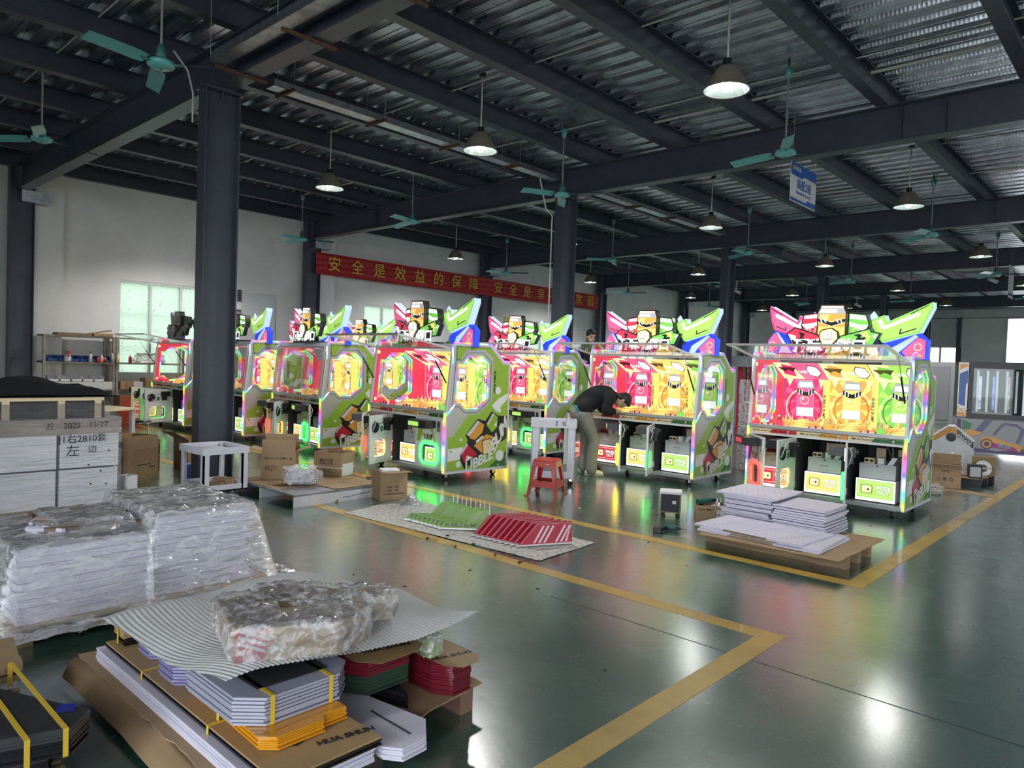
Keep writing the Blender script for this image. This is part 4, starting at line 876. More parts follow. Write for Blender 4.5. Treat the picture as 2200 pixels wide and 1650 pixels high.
B().cyl((-.04, 0, 0), (.07, 0, 0), .030, M_dteal, r1=.028, n=14).obj('motor_body', s); B().cyl((.07, 0, 0), (.115, 0, 0), .024, M_black, r1=.012, n=12).obj('chuck', s); B().cyl((.115, 0, 0), (.19, 0, -.01), .003, M_chrome, n=6).obj('drill_bit', s)
B().tube([(-.02, -.01, 0), (-.05, -.07, -.005), (-.07, -.12, -.006)], .018, M_black, n=8).obj('grip', s); B().rbox(-.13, -.04, -.18, -.12, -.034, .02, M_black, .006).obj('battery', s); B().box(-.035, -.02, -.035, -.02, -.01, .01, P_red).obj('trigger', s)
c = carton('tool_carton', (-3.66, 7.22, 0), R(30), .34, .28, .19, (), 'small carton holding power tools beside the panel pallet')
pprint(c, [('Leete M&T', .035, -.06, -.14, .15)]); B().box(.05, .16, -.143, -.14, .03, .15, M_paper).obj('label_sheet', c); text('print', 'DIN 7991\nM4X12', .026, M_ink, frame_mat((.105, -.1445, .09), (1, 0, 0), (0, 0, 1)), c, bold=.01)
t = empty('power_drill', (-3.72, 7.20, .19), R(60), label='green power drill sticking out of the tool carton', cat='drill'); B().cyl((-.10, 0, .02), (.06, 0, .03), .03, M_dteal, n=12).obj('motor_body', t); B().tube([(-.04, 0, .02), (-.03, .05, -.08)], .02, M_black, n=8).obj('grip', t); B().cyl((.06, 0, .03), (.12, 0, .033), .018, M_black, n=10).obj('chuck', t)
t = empty('riveter', (-3.60, 7.26, .12), R(100), label='chrome hand tool upright in the tool carton', cat='tool'); B().tube([(0, 0, 0), (.02, 0, .08), (.05, 0, .13)], .012, M_chrome, n=6).obj('handle', t); B().tube([(0, .03, 0), (.05, .03, .12)], .009, M_chrome, n=6).obj('lever', t)
B().grid(10, 10, lambda u, v: (-3.63+.12*u, 7.12+.1*v, .185+.03*nz(u*6, v*6)), G_film2).obj('plastic_bag', label='crumpled clear bag in the tool carton', cat='bag')
# ---------------------------------------------------------------- quilted foil mat with green and red acrylic panels
def foil_mat():
    m = mat('foil_quilt', (.46, .46, .44), .5, metal=.25, var=.25, vscale=25)
    nt = m.node_tree; L = nt.links; tc = nt.nodes.new('ShaderNodeTexCoord'); v = nt.nodes.new('ShaderNodeTexVoronoi'); v.inputs['Scale'].default_value = 26; L.new(tc.outputs['Object'], v.inputs['Vector'])
    bp = nt.nodes.new('ShaderNodeBump'); bp.inputs['Strength'].default_value = .9; bp.inputs['Distance'].default_value = .02; L.new(v.outputs[0], bp.inputs['Height']); L.new(bp.outputs[0], _p(nt).inputs['Normal']); return m
M_foil = foil_mat()
cA, cB, cC, cD = Vector((-6.38, 4.37)), Vector((-3.84, 4.57)), Vector((-3.9, 5.44)), Vector((-6.62, 5.40))
def matfn(u, v):
    p = cA.lerp(cB, u).lerp(cD.lerp(cC, u), v); z = .006+.004*nz(p.x*5, p.y*5)+.10*max(0, 1-((p.x+6.28)/.13)**2-((p.y-5.20)/.10)**2)*1.2
    return (p.x, p.y, z)
b = B(); b.grid(110, 40, matfn, M_foil); b.obj('foil_mat', smooth=True, label='grey quilted foil mat spread on the floor under acrylic panels', cat='mat')
M_acg = mat('acrylic_green', (.22, .46, .02), .35); M_acg2 = mat('acrylic_green_stripe', (.40, .50, .30), .4); M_acr = mat('acrylic_red', (.46, .008, .035), .35); M_acw = mat('acrylic_white', (.70, .66, .67), .3)
M_acfin = thin_glass('acrylic_green_fin', (.65, .95, .45), .10, .05, white=.12)
ug = (Vector((-4.835, 4.977))-Vector((-5.179, 4.64))).normalized(); gang = math.atan2(ug.y, ug.x)
def green_panel(i):
    p = Vector((-5.716, 4.66)).lerp(Vector((-5.20, 4.665)), i/8); 
    o = empty('green_acrylic_sign', (p.x, p.y, .011), gang+.05*math.sin(i*2.1), label='green acrylic sign on the mat, %s counting from the red ones' % NTH[8-i], cat='acrylic panel', group='green panels on the mat')
    Lm = Matrix.Rotation(R(-14), 4, 'X')
    bb = B(); bb.T = Lm; bb.prism([(0, .012), (.48, .012), (.48, .19), (.36, .19), (.26, .07), (.05, .07)], XZ, -.003, .003, M_acg); bb.obj('plate', o)
    bb = B(); bb.T = Lm; bb.flat([(.30, .085), (.34, .085), (.42, .175), (.385, .175)], XZ, -.0036, M_acg2); bb.flat([(.375, .085), (.40, .085), (.465, .16), (.465, .175), (.455, .175)], XZ, -.0036, M_acg2); bb.obj('printed_stripes', o)
    text('lettering', 'BUBBLE BUMP', .05, P_black, Lm @ frame_mat((.205, -.0042, .040), (1, 0, 0), (0, 0, 1)), o, bold=.02, shear=.2)
    bb = B(); bb.T = Lm; bb.box(-.01, .48, -.016, .0, 0, .012, P_silver); bb.obj('foot_strip', o)
    bb = B(); bb.prism([(0, 0), (.16, 0), (.10, .25), (.05, .26)], YZ, .478, .482, M_acfin); bb.obj('fin', o)
for i in range(9): green_panel(i)
ur = (Vector((-4.002, 5.212))-Vector((-4.256, 4.726))).normalized(); rang = math.atan2(ur.y, ur.x)
def red_panel(i):
    p = Vector((-4.80, 4.70)).lerp(Vector((-4.256, 4.74)), i/8)
    o = empty('red_acrylic_sign', (p.x, p.y, .011), rang+.03*math.sin(i*1.7), label='red acrylic sign with white stripes on the mat, %s in its row' % NTH[8-i], cat='acrylic panel', group='red panels on the mat')
    Lm = Matrix.Rotation(R(-10), 4, 'X')
    bb = B(); bb.T = Lm; bb.prism([(.02, .014), (.55, .014), (.55, .195), (.20, .195)], XZ, -.003, .003, M_acr); bb.obj('plate', o)
    bb = B(); bb.T = Lm
    for x in (.16, .21, .26, .375, .425, .475): bb.flat([(x, .022), (x+.022, .022), (min(x+.022+.10, .545), .170), (min(x+.10, .54), .170)], XZ, -.0036, M_acw)
    bb.flat([(.21, .188), (.545, .188), (.545, .186), (.21, .186)], XZ, -.0036, M_acw); bb.flat([(.21, .188), (.212, .186), (.045, .022), (.042, .022)], XZ, -.0036, M_acw); bb.obj('printed_stripes', o)
    bb = B(); bb.T = Lm; bb.box(-.005, .55, -.02, .0, 0, .014, M_acw); bb.obj('foot_strip', o)
    bb = B(); bb.T = Lm; bb.box(.53, .555, 0, .03, .19, .20, M_acr).box(.548, .552, 0, .05, .014, .195, M_acr); bb.obj('return_edge', o)
for i in range(9): red_panel(i)
for k in range(7):
    p = at(918+34*k+10*math.sin(k*2), 1152+9*k+6*math.cos(k*3)); B().box(-.012, .012, -.008, .008, 0, .014, M_black).cyl((.012, 0, .007), (.10, .03, .004), .0025, M_card_dk, n=5).obj('wire_connector', loc=(p.x, p.y, .014 if p.y > 4.45 else .002), rot=(0, 0, k*1.3), label='tiny black wire connector by the mat edge, %s from the left' % ['first', 'second', 'third', 'fourth', 'fifth', 'sixth', 'last'][k], cat='connector', group='connectors by the mat')
# ---------------------------------------------------------------- red plastic stool
M_stool = mat('stool_red_plastic', (.50, .035, .025), .35, var=.15, vscale=14, coat=.2)
st = empty('plastic_stool', (-5.775, 6.96, 0), R(22), label='red plastic stool standing in front of the white trolley', cat='stool')
b = B().rbox(-.145, .145, -.145, .145, .425, .457, M_stool, .02); b.obj('seat', st)
b = B()
for k in range(7): b.box(-.12+.036*k, -.10+.036*k, -.11, .11, .457, .462, M_stool)
b.obj('seat_ribs', st)
for sx in (-1, 1):
    for sy in (-1, 1):
        t0, t1 = .14, .195; bb = B(); w0, w1 = .055, .042
        for ax in (0, 1):
            def pt(k, e, w): 
                base = [sx*k, sy*k]; base[ax] -= (sx, sy)[ax]*e*w; return base
            a = [(*pt(t0, 0, w0), .435), (*pt(t0, 1, w0), .435), (*pt(t1, 1, w1), .012), (*pt(t1, 0, w1), .012)]; n_ = [0, 0]; n_[1-ax] = -(sx, sy)[1-ax]*.008
            bb.add(a+[(p[0]+n_[0], p[1]+n_[1], p[2]) for p in a], [(0, 1, 2, 3), (7, 6, 5, 4), (0, 4, 5, 1), (1, 5, 6, 2), (2, 6, 7, 3), (3, 7, 4, 0)], M_stool)
        bb.box(sx*.197-.024, sx*.197+.024, sy*.197-.024, sy*.197+.024, 0, .014, M_stool); bb.obj('leg', st)
for k in range(4):
    Rm = Matrix.Rotation(k*PI/2, 4, 'Z'); bb = B(); bb.T = Rm; bb.add([(-.12, -.142, .435), (.12, -.142, .435), (.125, -.152, .365), (-.125, -.152, .365), (-.12, -.134, .435), (.12, -.134, .435), (.125, -.144, .365), (-.125, -.144, .365)], [(0, 1, 2, 3), (7, 6, 5, 4), (0, 4, 5, 1), (2, 6, 7, 3)], M_stool); bb.obj('apron', st)
    bb = B(); bb.T = Rm; bb.add([(-.15, -.174, .185), (.15, -.174, .185), (.155, -.182, .115), (-.155, -.182, .115), (-.15, -.13, .19), (.15, -.13, .19), (.155, -.174, .115), (-.155, -.174, .115)], [(0, 1, 2, 3), (0, 4, 5, 1), (7, 6, 5, 4), (2, 6, 7, 3)], M_stool); bb.obj('lower_rail', st)
B().box(.02, .07, -.1475, -.145, .385, .405, P_cream).obj('sticker', st)
# ---------------------------------------------------------------- white trolleys
def trolley(name, loc, rz, w, d, h, label, post, apron, low):
    r = empty(name, loc, rz, label=label, cat='trolley'); m = M_trol
    for x in (0, w-post):
        for y in (0, d-post): B().box(x, x+post, y, y+.018, .09, h-apron*.4, m).box(x if x == 0 else x+post-.018, x+.018 if x == 0 else x+post, y, y+post, .09, h-apron*.4, m).obj('post', r)
    for x0, x1, y0, y1 in ((-.01, w+.01, -.012, .006), (-.01, w+.01, d-.006, d+.012), (-.012, .006, 0, d), (w-.006, w+.012, 0, d)): B().box(x0, x1, y0, y1, h-apron, h, m).obj('top_rim', r)
    B().box(.0, w, .0, d, h-apron+.01, h-apron+.022, m).obj('tray_floor', r)
    for x0, x1, y0, y1 in ((post, w-post, 0, .014), (post, w-post, d-.014, d), (0, .014, post, d-post), (w-.014, w, post, d-post)): B().box(x0, x1, y0, y1, .09, .09+low, m).obj('bottom_rim', r)
    B().box(.0, w, .0, d, .09, .102, m).obj('bottom_shelf', r)
    for x in (.05, w-.05):
        for y in (.05, d-.05): B().cyl((x, y-.012, .035), (x, y+.012, .035), .035, M_rubber, n=12).box(x-.02, x+.02, y-.02, y+.02, .06, .09, M_chrome).obj('caster', r)
    return r
M_trol = mat('trolley_white', (.66, .65, .72), .5, var=.06, vscale=5)
T1 = trolley('low_trolley', (-8.43, 3.52, 0), 0, .60, .52, .58, 'low white wooden trolley in front of the nearest steel column', .07, .075, .07)
for k, (x, y, z, w, d) in enumerate(((-8.06, 3.72, .104, .24, .12), (-8.10, 3.88, .104, .22, .13))):
    b = B().box(-w/2, w/2, -d/2, d/2, 0, .004, M_card).box(-w/2, w/2, -d/2, -d/2+.004, 0, .06+.03*k, M_card).box(-w/2, w/2, d/2-.004, d/2, 0, .06+.03*k, M_card).box(-w/2, -w/2+.004, -d/2, d/2, 0, .06+.03*k, M_card).box(w/2-.004, w/2, -d/2, d/2, 0, .06+.03*k, M_card)
    b.obj('parts_tray', loc=(x, y, z), rot=(0, 0, R(50)), label=('shallow cardboard tray in front on the low trolley shelf', 'taller cardboard tray at the back of low trolley shelf')[k], cat='tray')
ua = math.atan2(.678, .735)
cr = Vector((-5.95, 7.75)); T2 = trolley('tall_trolley', (cr.x-.60*math.cos(ua-.05), cr.y-.60*math.sin(ua-.05), 0), ua-.05, .60, .42, .885, 'tall white trolley marked 1 behind the red stool', .10, .10, .10)
text('marking', '1', .10, M_ink, frame_mat((.34, -.0135, .84), (1, 0, 0), (0, 0, 1)), T2, bold=.01); text('marking', '组', .065, M_ink, frame_mat((.44, -.0135, .84), (1, 0, 0), (0, 0, 1)), T2)
b = B(); b.T = Matrix.Translation(T2.location) @ Matrix.Rotation(ua-.05, 4, 'Z'); b.lathe([(.0, .80), (.03, .80), (.03, .90), (.012, .94), (.012, .97), (0, .97)], G_bub, c=(.50, .2, 0), n=12); b.obj('clear_bottle', label='clear plastic bottle in the top tray of the tall trolley', cat='bottle')
b = B(); b.T = Matrix.Translation(T2.location) @ Matrix.Rotation(ua-.05, 4, 'Z'); b.add([(.30, .05, .81), (.44, .05, .89), (.48, .25, .89), (.34, .25, .81)], [(0, 1, 2, 3)], M_paper); b.obj('paper_sheet', label='sheet of paper sloping in the tall trolley tray', cat='paper')
# ---------------------------------------------------------------- low platform with cartons
pf = empty('low_platform', (-6.93, 4.11, 0), 0, label='low white-sided platform beside the trolley carrying open cartons', cat='platform')
M_pgrey = mat('platform_top_grey', (.20, .20, .22), .45, var=.3, vscale=5)
B().box(-1.38, 0, 0, 1.24, .115, .135, M_pgrey).obj('top', pf); B().box(-.022, 0, 0, 1.24, 0, .115, mat('chipped_white', (.68, .65, .68), .6, var=.08)).obj('side_board', pf); B().box(-.75, -.73, 0, 1.24, 0, .115, M_trol).box(-1.38, -1.36, 0, 1.24, 0, .115, M_trol).obj('runner', pf)
b = B(); b.tube([(.0015, .62, .045), (.0015, .75, .05), (.0015, .83, .062), (.0015, .95, .066), (.0015, 1.0, .075)], .0035, M_dark, n=4); b.flat([(.50, .0), (.56, .0), (.56, .04)], YZ, .0012, M_card_dk); b.obj('crack', pf)
ragged([(-8.28, 4.14), (-7.36, 4.14), (-7.33, 5.02), (-6.99, 5.05), (-7.0, 5.33), (-8.28, 5.33)], .1355, .004, M_card, 'cardboard_sheet', 'flat cardboard covering the back of the low platform', seed=3)
ragged([(-7.30, 4.62), (-6.97, 4.66), (-6.96, 5.30), (-7.30, 5.32)], .140, .004, M_card, 'cardboard_sheet', 'creased cardboard piece at the right end of low platform', seed=5)
c = carton('open_carton', (-8.06, 4.58, .140), R(52), .40, .30, .33, (('f', 92, .15), ('b', 88, .19), ('r', 160, .16), ('l', 165, .15)), 'big open carton on the platform with raised flaps')
pprint(c, [('[EN-0A-07]', .035, -.08, -.15, .25), ('▣◉☂▲', .035, .09, -.15, .25), ('L-100  2-0mm\n规格：———\n数量:', .022, -.09, -.15, .13)])
c = carton('open_carton', (-7.86, 5.22, .140), R(23), .40, .30, .30, (), 'open carton with red print and white strap on the platform')
pprint(c, [('康华紧固', .05, -.02, -.15, .19), ('GLOBE CASTER', .03, -.02, -.15, .155), ('▬▬▬▬▬▬\n▬▬▬▬▬▬▬▬▬', .022, -.02, -.15, .07)])
for ch in c.children:
    if ch.name.startswith('print') and ch is not None and 'x' not in ch.keys(): ch.data.materials[0] = P_red if ch.name in ('print',) else ch.data.materials[0]
B().box(-.203, .203, -.153, -.150, .105, .115, M_paper).box(.2, .203, -.153, .15, .105, .115, M_paper).obj('strap', c); B().box(.2, .2025, -.12, .12, .01, .16, M_paper).obj('label_sheet', c)
bw_ = empty('bubble_wrapped_part', (-7.46, 4.50, .141), R(60), label='bubble-wrapped white part lying in front of the open carton', cat='package')
B().rbox(-.15, .15, -.09, .09, .01, .17, M_white, .02).obj('part', bw_)
def lump(b, cx, cy, cz, rx, ry, rz_, m, amp=.15, fr=4., seed=0., nu=26, nv=16, zmin=None):
    def fn(u, v):
        t = 2*PI*u; p = PI*(v-.5); e = .45
        cc = lambda a: math.copysign(abs(math.cos(a))**e, math.cos(a)); ss = lambda a: math.copysign(abs(math.sin(a))**e, math.sin(a))
        q = Vector((cc(p)*cc(t), cc(p)*ss(t), ss(p))); k = 1+amp*NZ.noise(q*fr+Vector((seed, seed*2, 0)))
        z = cz+q.z*rz_*k
        return (cx+q.x*rx*k, cy+q.y*ry*k, max(z, zmin) if zmin is not None else z)
    return b.grid(nu, nv, fn, m)
b = B(); lump(b, 0, 0, .11, .20, .12, .105, G_bub, .22, 5, 1., zmin=.001); lump(b, .20, .02, .10, .05, .04, .05, G_bub, .3, 5, 4., zmin=.001); b.obj('bubble_film', bw_)
c = carton('open_carton', (-6.78, 5.27, 0), R(76), .34, .26, .33, (('f', 178, .14),), 'small open carton standing on the floor beside the mat', m=M_card)
pprint(c, [('G.W     XGS', .028, -.01, -.132, .15), ('N.W     6GS', .028, -.01, -.132, .11), ('VOLUME: 48.5X29.5X31CM', .022, .0, -.132, .07)])
B().rbox(-.12, .10, -.08, .08, .26, .345, M_white, .015).obj('white_case', loc=(-6.80, 5.29, 0), rot=(.0, 0, R(70)), label='white plastic case inside the small open carton', cat='case')
B().tube([(-7.55, 6.35, .012), (-7.9, 6.1, .012), (-8.1, 5.9, .012), (-7.8, 5.75, .012), (-7.55, 5.6, .012)], .008, M_black, n=6).obj('power_cable', label='black power cable coiled on the floor below nearest cabinet', cat='cable')
B().tube([(-8.5, 4.55, .012), (-8.42, 4.75, .05), (-8.55, 4.95, .012), (-8.9, 5.3, .012), (-9.6, 5.8, .012)], .010, M_black, n=6).obj('power_cable', label='black cable loop behind the nearest steel column', cat='cable')
# ---------------------------------------------------------------- left side: wrapped stacks
M_film_board = mat('wrapped_white_board', (.74, .73, .76), .35, var=.10, vscale=2, stretch=(1, 1, 14), coat=.3)
M_brownw = mat('wrapped_brown_board', (.30, .235, .20), .35, var=.2, vscale=4, stretch=(1, 2, 10), coat=.4)
C = empty('wrapped_stack', (-7.85, 2.66, 0), 0, label='tall film-wrapped stack of cabinet panels with handwritten date', cat='wrapped stack')
B().box(-.95, 0, -1.9, 0, 0, .10, M_wood).obj('pallet', C)
for z0, z1, dx in ((.10, .455, .0), (.475, .815, .015)):
    y = 0.0
    for k, w in enumerate((.55, .62, .62)):
        B().box(-.93+dx, -.02+dx, y-w+.03, y-.0, z0, z1, M_film_board).obj('panel_block', C); y -= w
    B().box(-.90, -.06, -1.85, -.02, z0-.02, z0, M_dark).obj('gap_layer', C)
B().box(-.94, .005, -1.86, .02, .80, .955, M_brownw).obj('brown_band', C)
fm = B()
for y in (-.18, -.50, -.95, -1.5): fm.box(-.04, -.015, y-.04, y+.02, .955, 1.13, P_cream)
fm.box(-.06, -.005, -1.8, -.14, 1.13, 1.16, P_cream); fm.obj('timber_frame', C)
B().box(-.9, -.05, -1.8, -.12, .955, 1.12, M_dark).box(-.5, -.08, -.7, -.45, .96, 1.10, M_cabg).obj('inner_parts', C)
b = B()
def film_wall(b, pts, z0, z1, m, off=.012, nu=40, nv=26, amp=.012):
    for (a, c_) in zip(pts, pts[1:]):
        a, c_ = Vector(a), Vector(c_); n_ = Vector(((c_-a).y, -(c_-a).x)).normalized()
        def fn(u, v):
            p = a.lerp(c_, u)+n_*(off+amp*NZ.noise(Vector((u*5+a.x, v*9, a.y)))+.4*amp*NZ.noise(Vector((u*3, v*45, 2)))); return (p.x, p.y, z0+(z1-z0)*v)
        b.grid(nu, nv, fn, m)
film_wall(b, [(.0, -1.9), (.0, .02), (-.95, .02)], .05, .96, G_film)
b.grid(30, 12, lambda u, v: (.01-.05*v*v+.006*nz(u*8, v*5), -1.9+1.92*u-.16*v*max(0, (u-.85)/.15), .955+.205*v+.01*nz(u*9, v*3)), G_film)
b.obj('stretch_film', C)
ink = lambda body, size, y, z, rot=0.: text('handwriting', body, size, M_ink, frame_mat((.034, y, z), (0, 1, 0), (0, 0, 1)), C)
ink('万', .07, -.62, .885); ink('2025', .075, -.43, .89); ink('11-27', .075, -.20, .895); ink('J1右28', .09, -.42, .755); ink('10套', .085, -.21, .76); ink('左', .12, -.42, .64); ink('边', .08, -.25, .65)
for y, z in ((-.28, .50), (-.10, .63), (-.17, .43), (-.12, .30), (-.26, .31)): B().cyl((.02, y, z), (.034, y, z), .008, M_black, n=8).obj('screw_hole', C)
# black jacket on top
M_jack = mat('black_cloth', (.006, .006, .008), .9, bump=.2, bscale=20)
def jf(u, v):
    x = -.06-.55*v; y = -1.45+1.60*u; h = .05+.15*math.exp(-((u-.52)/.22)**2)*(.6+.4*v)+.05*math.exp(-((u-.9)/.12)**2)
    e = min(1, 6*u, 6*(1-u), 5*v+.15, 6*(1-v)); h = h*max(.15, e)+.02*nz(u*7, v*6)*e
    if u > .9: h -= .05*(u-.9)/.1
    return (-7.85+x, 2.66+y-.12, 1.165+max(.004, h))
b = B(); b.grid(60, 26, jf, M_jack); b.grid(2, 26, lambda u, v: (jf(0, v)[0], jf(0, v)[1]+1.6*u*0+ (0 if u == 0 else 1.6), 1.163), M_jack); b.obj('black_jacket', smooth=True, label='black jacket thrown on top of the tall wrapped stack', cat='jacket')
b = B(); lump(b, -8.72, 1.62, 1.29, .22, .16, .13, G_bub, .3, 4, 3., zmin=1.165); b.obj('bubble_wrap_roll', label='roll of bubble wrap at the left edge, behind the jacket', cat='bubble wrap')
c = carton('film_carton', (-7.98, 2.80, 0), R(20), .13, .12, .34, (), 'grey carton corner wedged behind the tall wrapped stack', m=M_cab)
# low wide wrapped pile
Pl = empty('wrapped_pile', (-4.55, 1.02, 0), 0, label='low wide film-wrapped pile of white boards on a pallet', cat='wrapped pile')
pw = B()
for y in (.02, .75, 1.40): pw.box(-1.05, -.02, y, y+.09, 0, .09, M_wood)
pw.box(-1.08, .0, 0, 1.52, .09, .11, M_wood); pw.obj('pallet', Pl)
B().box(-1.06, .03, -.01, 1.50, .11, .118, M_card).obj('cardboard_base', Pl)
for k in range(9): z = .12+.044*k; B().box(-1.02, -.02-.008*k, .03+.006*(k % 3), .75, z, z+.042, M_lav).obj('board', Pl)
for k in range(11): z = .12+.044*k; B().box(-1.0, -.06-.01*(k % 4), .77, 1.42-.03*(k % 3), z, z+.042, M_lav).obj('board', Pl)
rn = random.Random(8); hd = B()
M_hw = mat('brown_hardware', (.22, .16, .13), .6, var=.3)
for k in range(26):
    x, y = -.25-.5*rn.random(), .22+.62*rn.random(); a = rn.random()*3; hd.T = Matrix.Translation((x, y, .53+.06*rn.random())) @ Matrix.Rotation(a, 4, 'Z') @ Matrix.Rotation(rn.uniform(-.5, .5), 4, 'X'); hd.box(-.09, .09, -.012, .012, 0, .02, M_hw if k % 3 else M_lav)
hd.T = None; hd.obj('hardware_heap', Pl)
def drape(u, v):
    x = -1.22+1.42*u; y = -.14+1.86*v
    def blk(x0, x1, y0, y1, h, k=3.2): dx = max(x0-x, 0, x-x1); dy = max(y0-y, 0, y-y1); return h-k*math.hypot(dx, dy)
    z = max(blk(-1.02, -.08, .03, .78, .53), blk(-1.0, -.07, .78, 1.42, .625), blk(-1.02, -.03, .03, .75, .20, 2.5), blk(-.75, -.3, .3, .7, .60, 1.5))
    s_ = .015*nz(x*14, y*9, 1)+.008*nz(x*40, y*30, 2); zz = max(z, .09)+.012+s_
    return (x, y, max(.085, zz))
b = B(); b.grid(90, 110, drape, G_film2); b.obj('stretch_film', Pl)
# ---------------------------------------------------------------- cartons behind the tall stack
c = carton('open_carton', (-9.72, 3.42, 0), R(112), .54, .40, .40, (('f', 84, .16),), 'large brown carton with dark parts behind the wrapped stack')
pprint(c, [('▬▬▬▬▬▬▬', .03, .05, -.201, .20), ('■■■■■', .02, .17, -.201, .16)])
b = B()
for k in range(14): lump(b, -9.80+.08*rn.random(), 3.30+.1*rn.random(), .42+.04*rn.random(), .03, .03, .025, M_black, .3, 3, k, 8, 6)
b.obj('cable_bundle', label='bundle of black cable ends in the large brown carton', cat='cable', kind=None)
B().rbox(-.05, .05, -.04, .04, 0, .10, M_white, .01).obj('white_adapter', loc=(-9.80, 3.52, .36), label='white adapter sticking out of the large carton', cat='adapter')
carton('open_carton', (-10.6, 3.75, 0), R(112), .60, .42, .40, (), 'second open carton behind the large brown one'); carton('open_carton', (-11.5, 4.0, 0), R(112), .60, .42, .36, (), 'third open carton, furthest back in the row of three')
c = carton('logo_carton', (-10.25, 4.55, 0), R(95), .55, .40, .42, (('l', 150, .22),), 'carton with black emblem behind the steel column')
b = B(); b.flat([(-.10, .26), (-.03, .24), (.0, .30), (.03, .25), (.10, .27), (.04, .20), (-.02, .19)], lambda u, v, w: (u-.05, w, v), -.2015, M_ink); b.obj('emblem', c)
B().rbox(-.10, .10, -.08, .08, 0, .16, mat('blue_carton', (.06, .12, .42), .5, var=.2), .004).obj('blue_carton', loc=(-9.55, 4.15, 0), rot=(0, 0, R(60)), label='small blue carton on the floor left of steel column', cat='box')
b = B().lathe([(.0, 0), (.035, 0), (.037, .02), (.037, .18), (.014, .24), (.014, .29), (0, .29)], mat('dark_bottle', (.03, .012, .01), .15), n=14); bo = b.obj('dark_bottle', smooth=True, loc=(-8.62, 4.10, 0), label='dark glass bottle standing at the foot of the steel column', cat='bottle')
rs = empty('round_stool', (-12.9, 4.72, 0), 0, label='round black stool with chrome legs near the leftmost cabinet', cat='stool')
B().lathe([(.0, .40), (.15, .40), (.16, .42), (.15, .445), (.0, .45)], M_black, n=22).obj('seat', rs, smooth=True); B().lathe([(.162, .40), (.165, .41), (.162, .42)], M_chrome, n=22).obj('rim', rs)
for k in range(4): a = k*PI/2+.4; B().tube([(.09*math.cos(a), .09*math.sin(a), .40), (.15*math.cos(a), .15*math.sin(a), .33), (.19*math.cos(a), .19*math.sin(a), .0)], .012, M_chrome, n=8).obj('leg', rs)
wt = empty('work_table', (-12.2, 3.95, 0), R(20), label='small wooden-topped table behind the wrapped stack', cat='table'); B().box(-.5, .35, -.3, .3, .70, .73, P_cream).obj('top', wt)
for x in (-.45, .25): 
    for y in (-.25, .2): B().box(x, x+.06, y, y+.06, 0, .70, M_trol).obj('leg', wt)
# ---------------------------------------------------------------- steel shelving on the left wall
M_shelf = mat('worn_shelf_steel', (.34, .31, .27), .55, metal=.3, var=.3, vscale=8)
def shelf(y0, y1, label):
    r = empty('steel_shelf', (-17.8, (y0+y1)/2, 0), 0, label=label, cat='shelf', group='shelves along the left wall'); w = (y1-y0)/2
    for x in (-.30, .30):
        for y in (-w, w-.05): B().box(x-.025, x+.025, y, y+.05, 0, 1.90, M_shelf).obj('post', r)
    for z in (.70, 1.30, 1.87): B().box(-.32, .32, -w, w, z, z+.035, M_shelf).obj('shelf_board', r)
    return r
shelf(4.42, 5.82, 'left steel shelf against wall, holding blue bins and bottles'); shelf(5.84, 7.6, 'right steel shelf by the window, mostly hidden behind leftmost cabinet')
NUM = ['one', 'two', 'three', 'four', 'five', 'six', 'seven', 'eight']
M_blue = mat('bin_blue', (.03, .08, .30), .4); M_spray = mat('spray_white', (.75, .75, .75), .4)
def bin_(y, z, m, label, g, i):
    b = B().box(-.15, .15, -.095, .095, 0, .006, m).box(-.15, -.144, -.095, .095, 0, .13, m).box(.144, .15, -.095, .095, 0, .06, m).prism([(-.15, 0), (.15, 0), (.15, .06), (.06, .13), (-.15, .13)], lambda u, v, w: (u, w, v), -.095, -.090, m).prism([(-.15, 0), (.15, 0), (.15, .06), (.06, .13), (-.15, .13)], lambda u, v, w: (u, w, v), .090, .095, m)
    b.obj('storage_bin', loc=(-17.62, y, z), label=label, cat='bin', group=g)
for k in range(6): bin_(4.60+.205*k, 1.336, M_blue, 'small blue plastic bin on the middle shelf, number %s from the left' % NUM[k], 'blue bins on the shelf', k)
for k in range(5): bin_(4.62+.22*k, .906, M_white, 'pale open bin under the blue bins, number %s from the left' % NUM[k], 'pale bins on the shelf', k)
B().box(-17.86, -17.45, 4.48, 5.76, .736, .904, M_cab).obj('bin_drawer_unit', label='pale drawer box under the row of pale bins', cat='drawer unit')
sb = empty('spray_bottle', (-17.42, 4.86, 1.336), 0, label='white spray bottle with red trigger on the shelf', cat='bottle'); B().lathe([(0, 0), (.065, 0), (.07, .08), (.05, .14), (.03, .17), (0, .17)], M_spray, n=14).obj('bottle', sb, smooth=True); B().box(-.03, .09, -.025, .025, .17, .235, P_red).box(.05, .08, -.015, .015, .10, .17, P_red).obj('trigger', sb)
sb = empty('glue_bottle', (-17.42, 5.30, 1.336), 0, label='slim white glue bottle with brown tip on the shelf', cat='bottle'); B().lathe([(0, 0), (.034, 0), (.034, .15), (.02, .18), (0, .18)], M_spray, n=12).obj('bottle', sb, smooth=True); B().cyl((0, 0, .18), (0, 0, .25), .014, M_rust, r1=.003, n=8).obj('tip', sb)
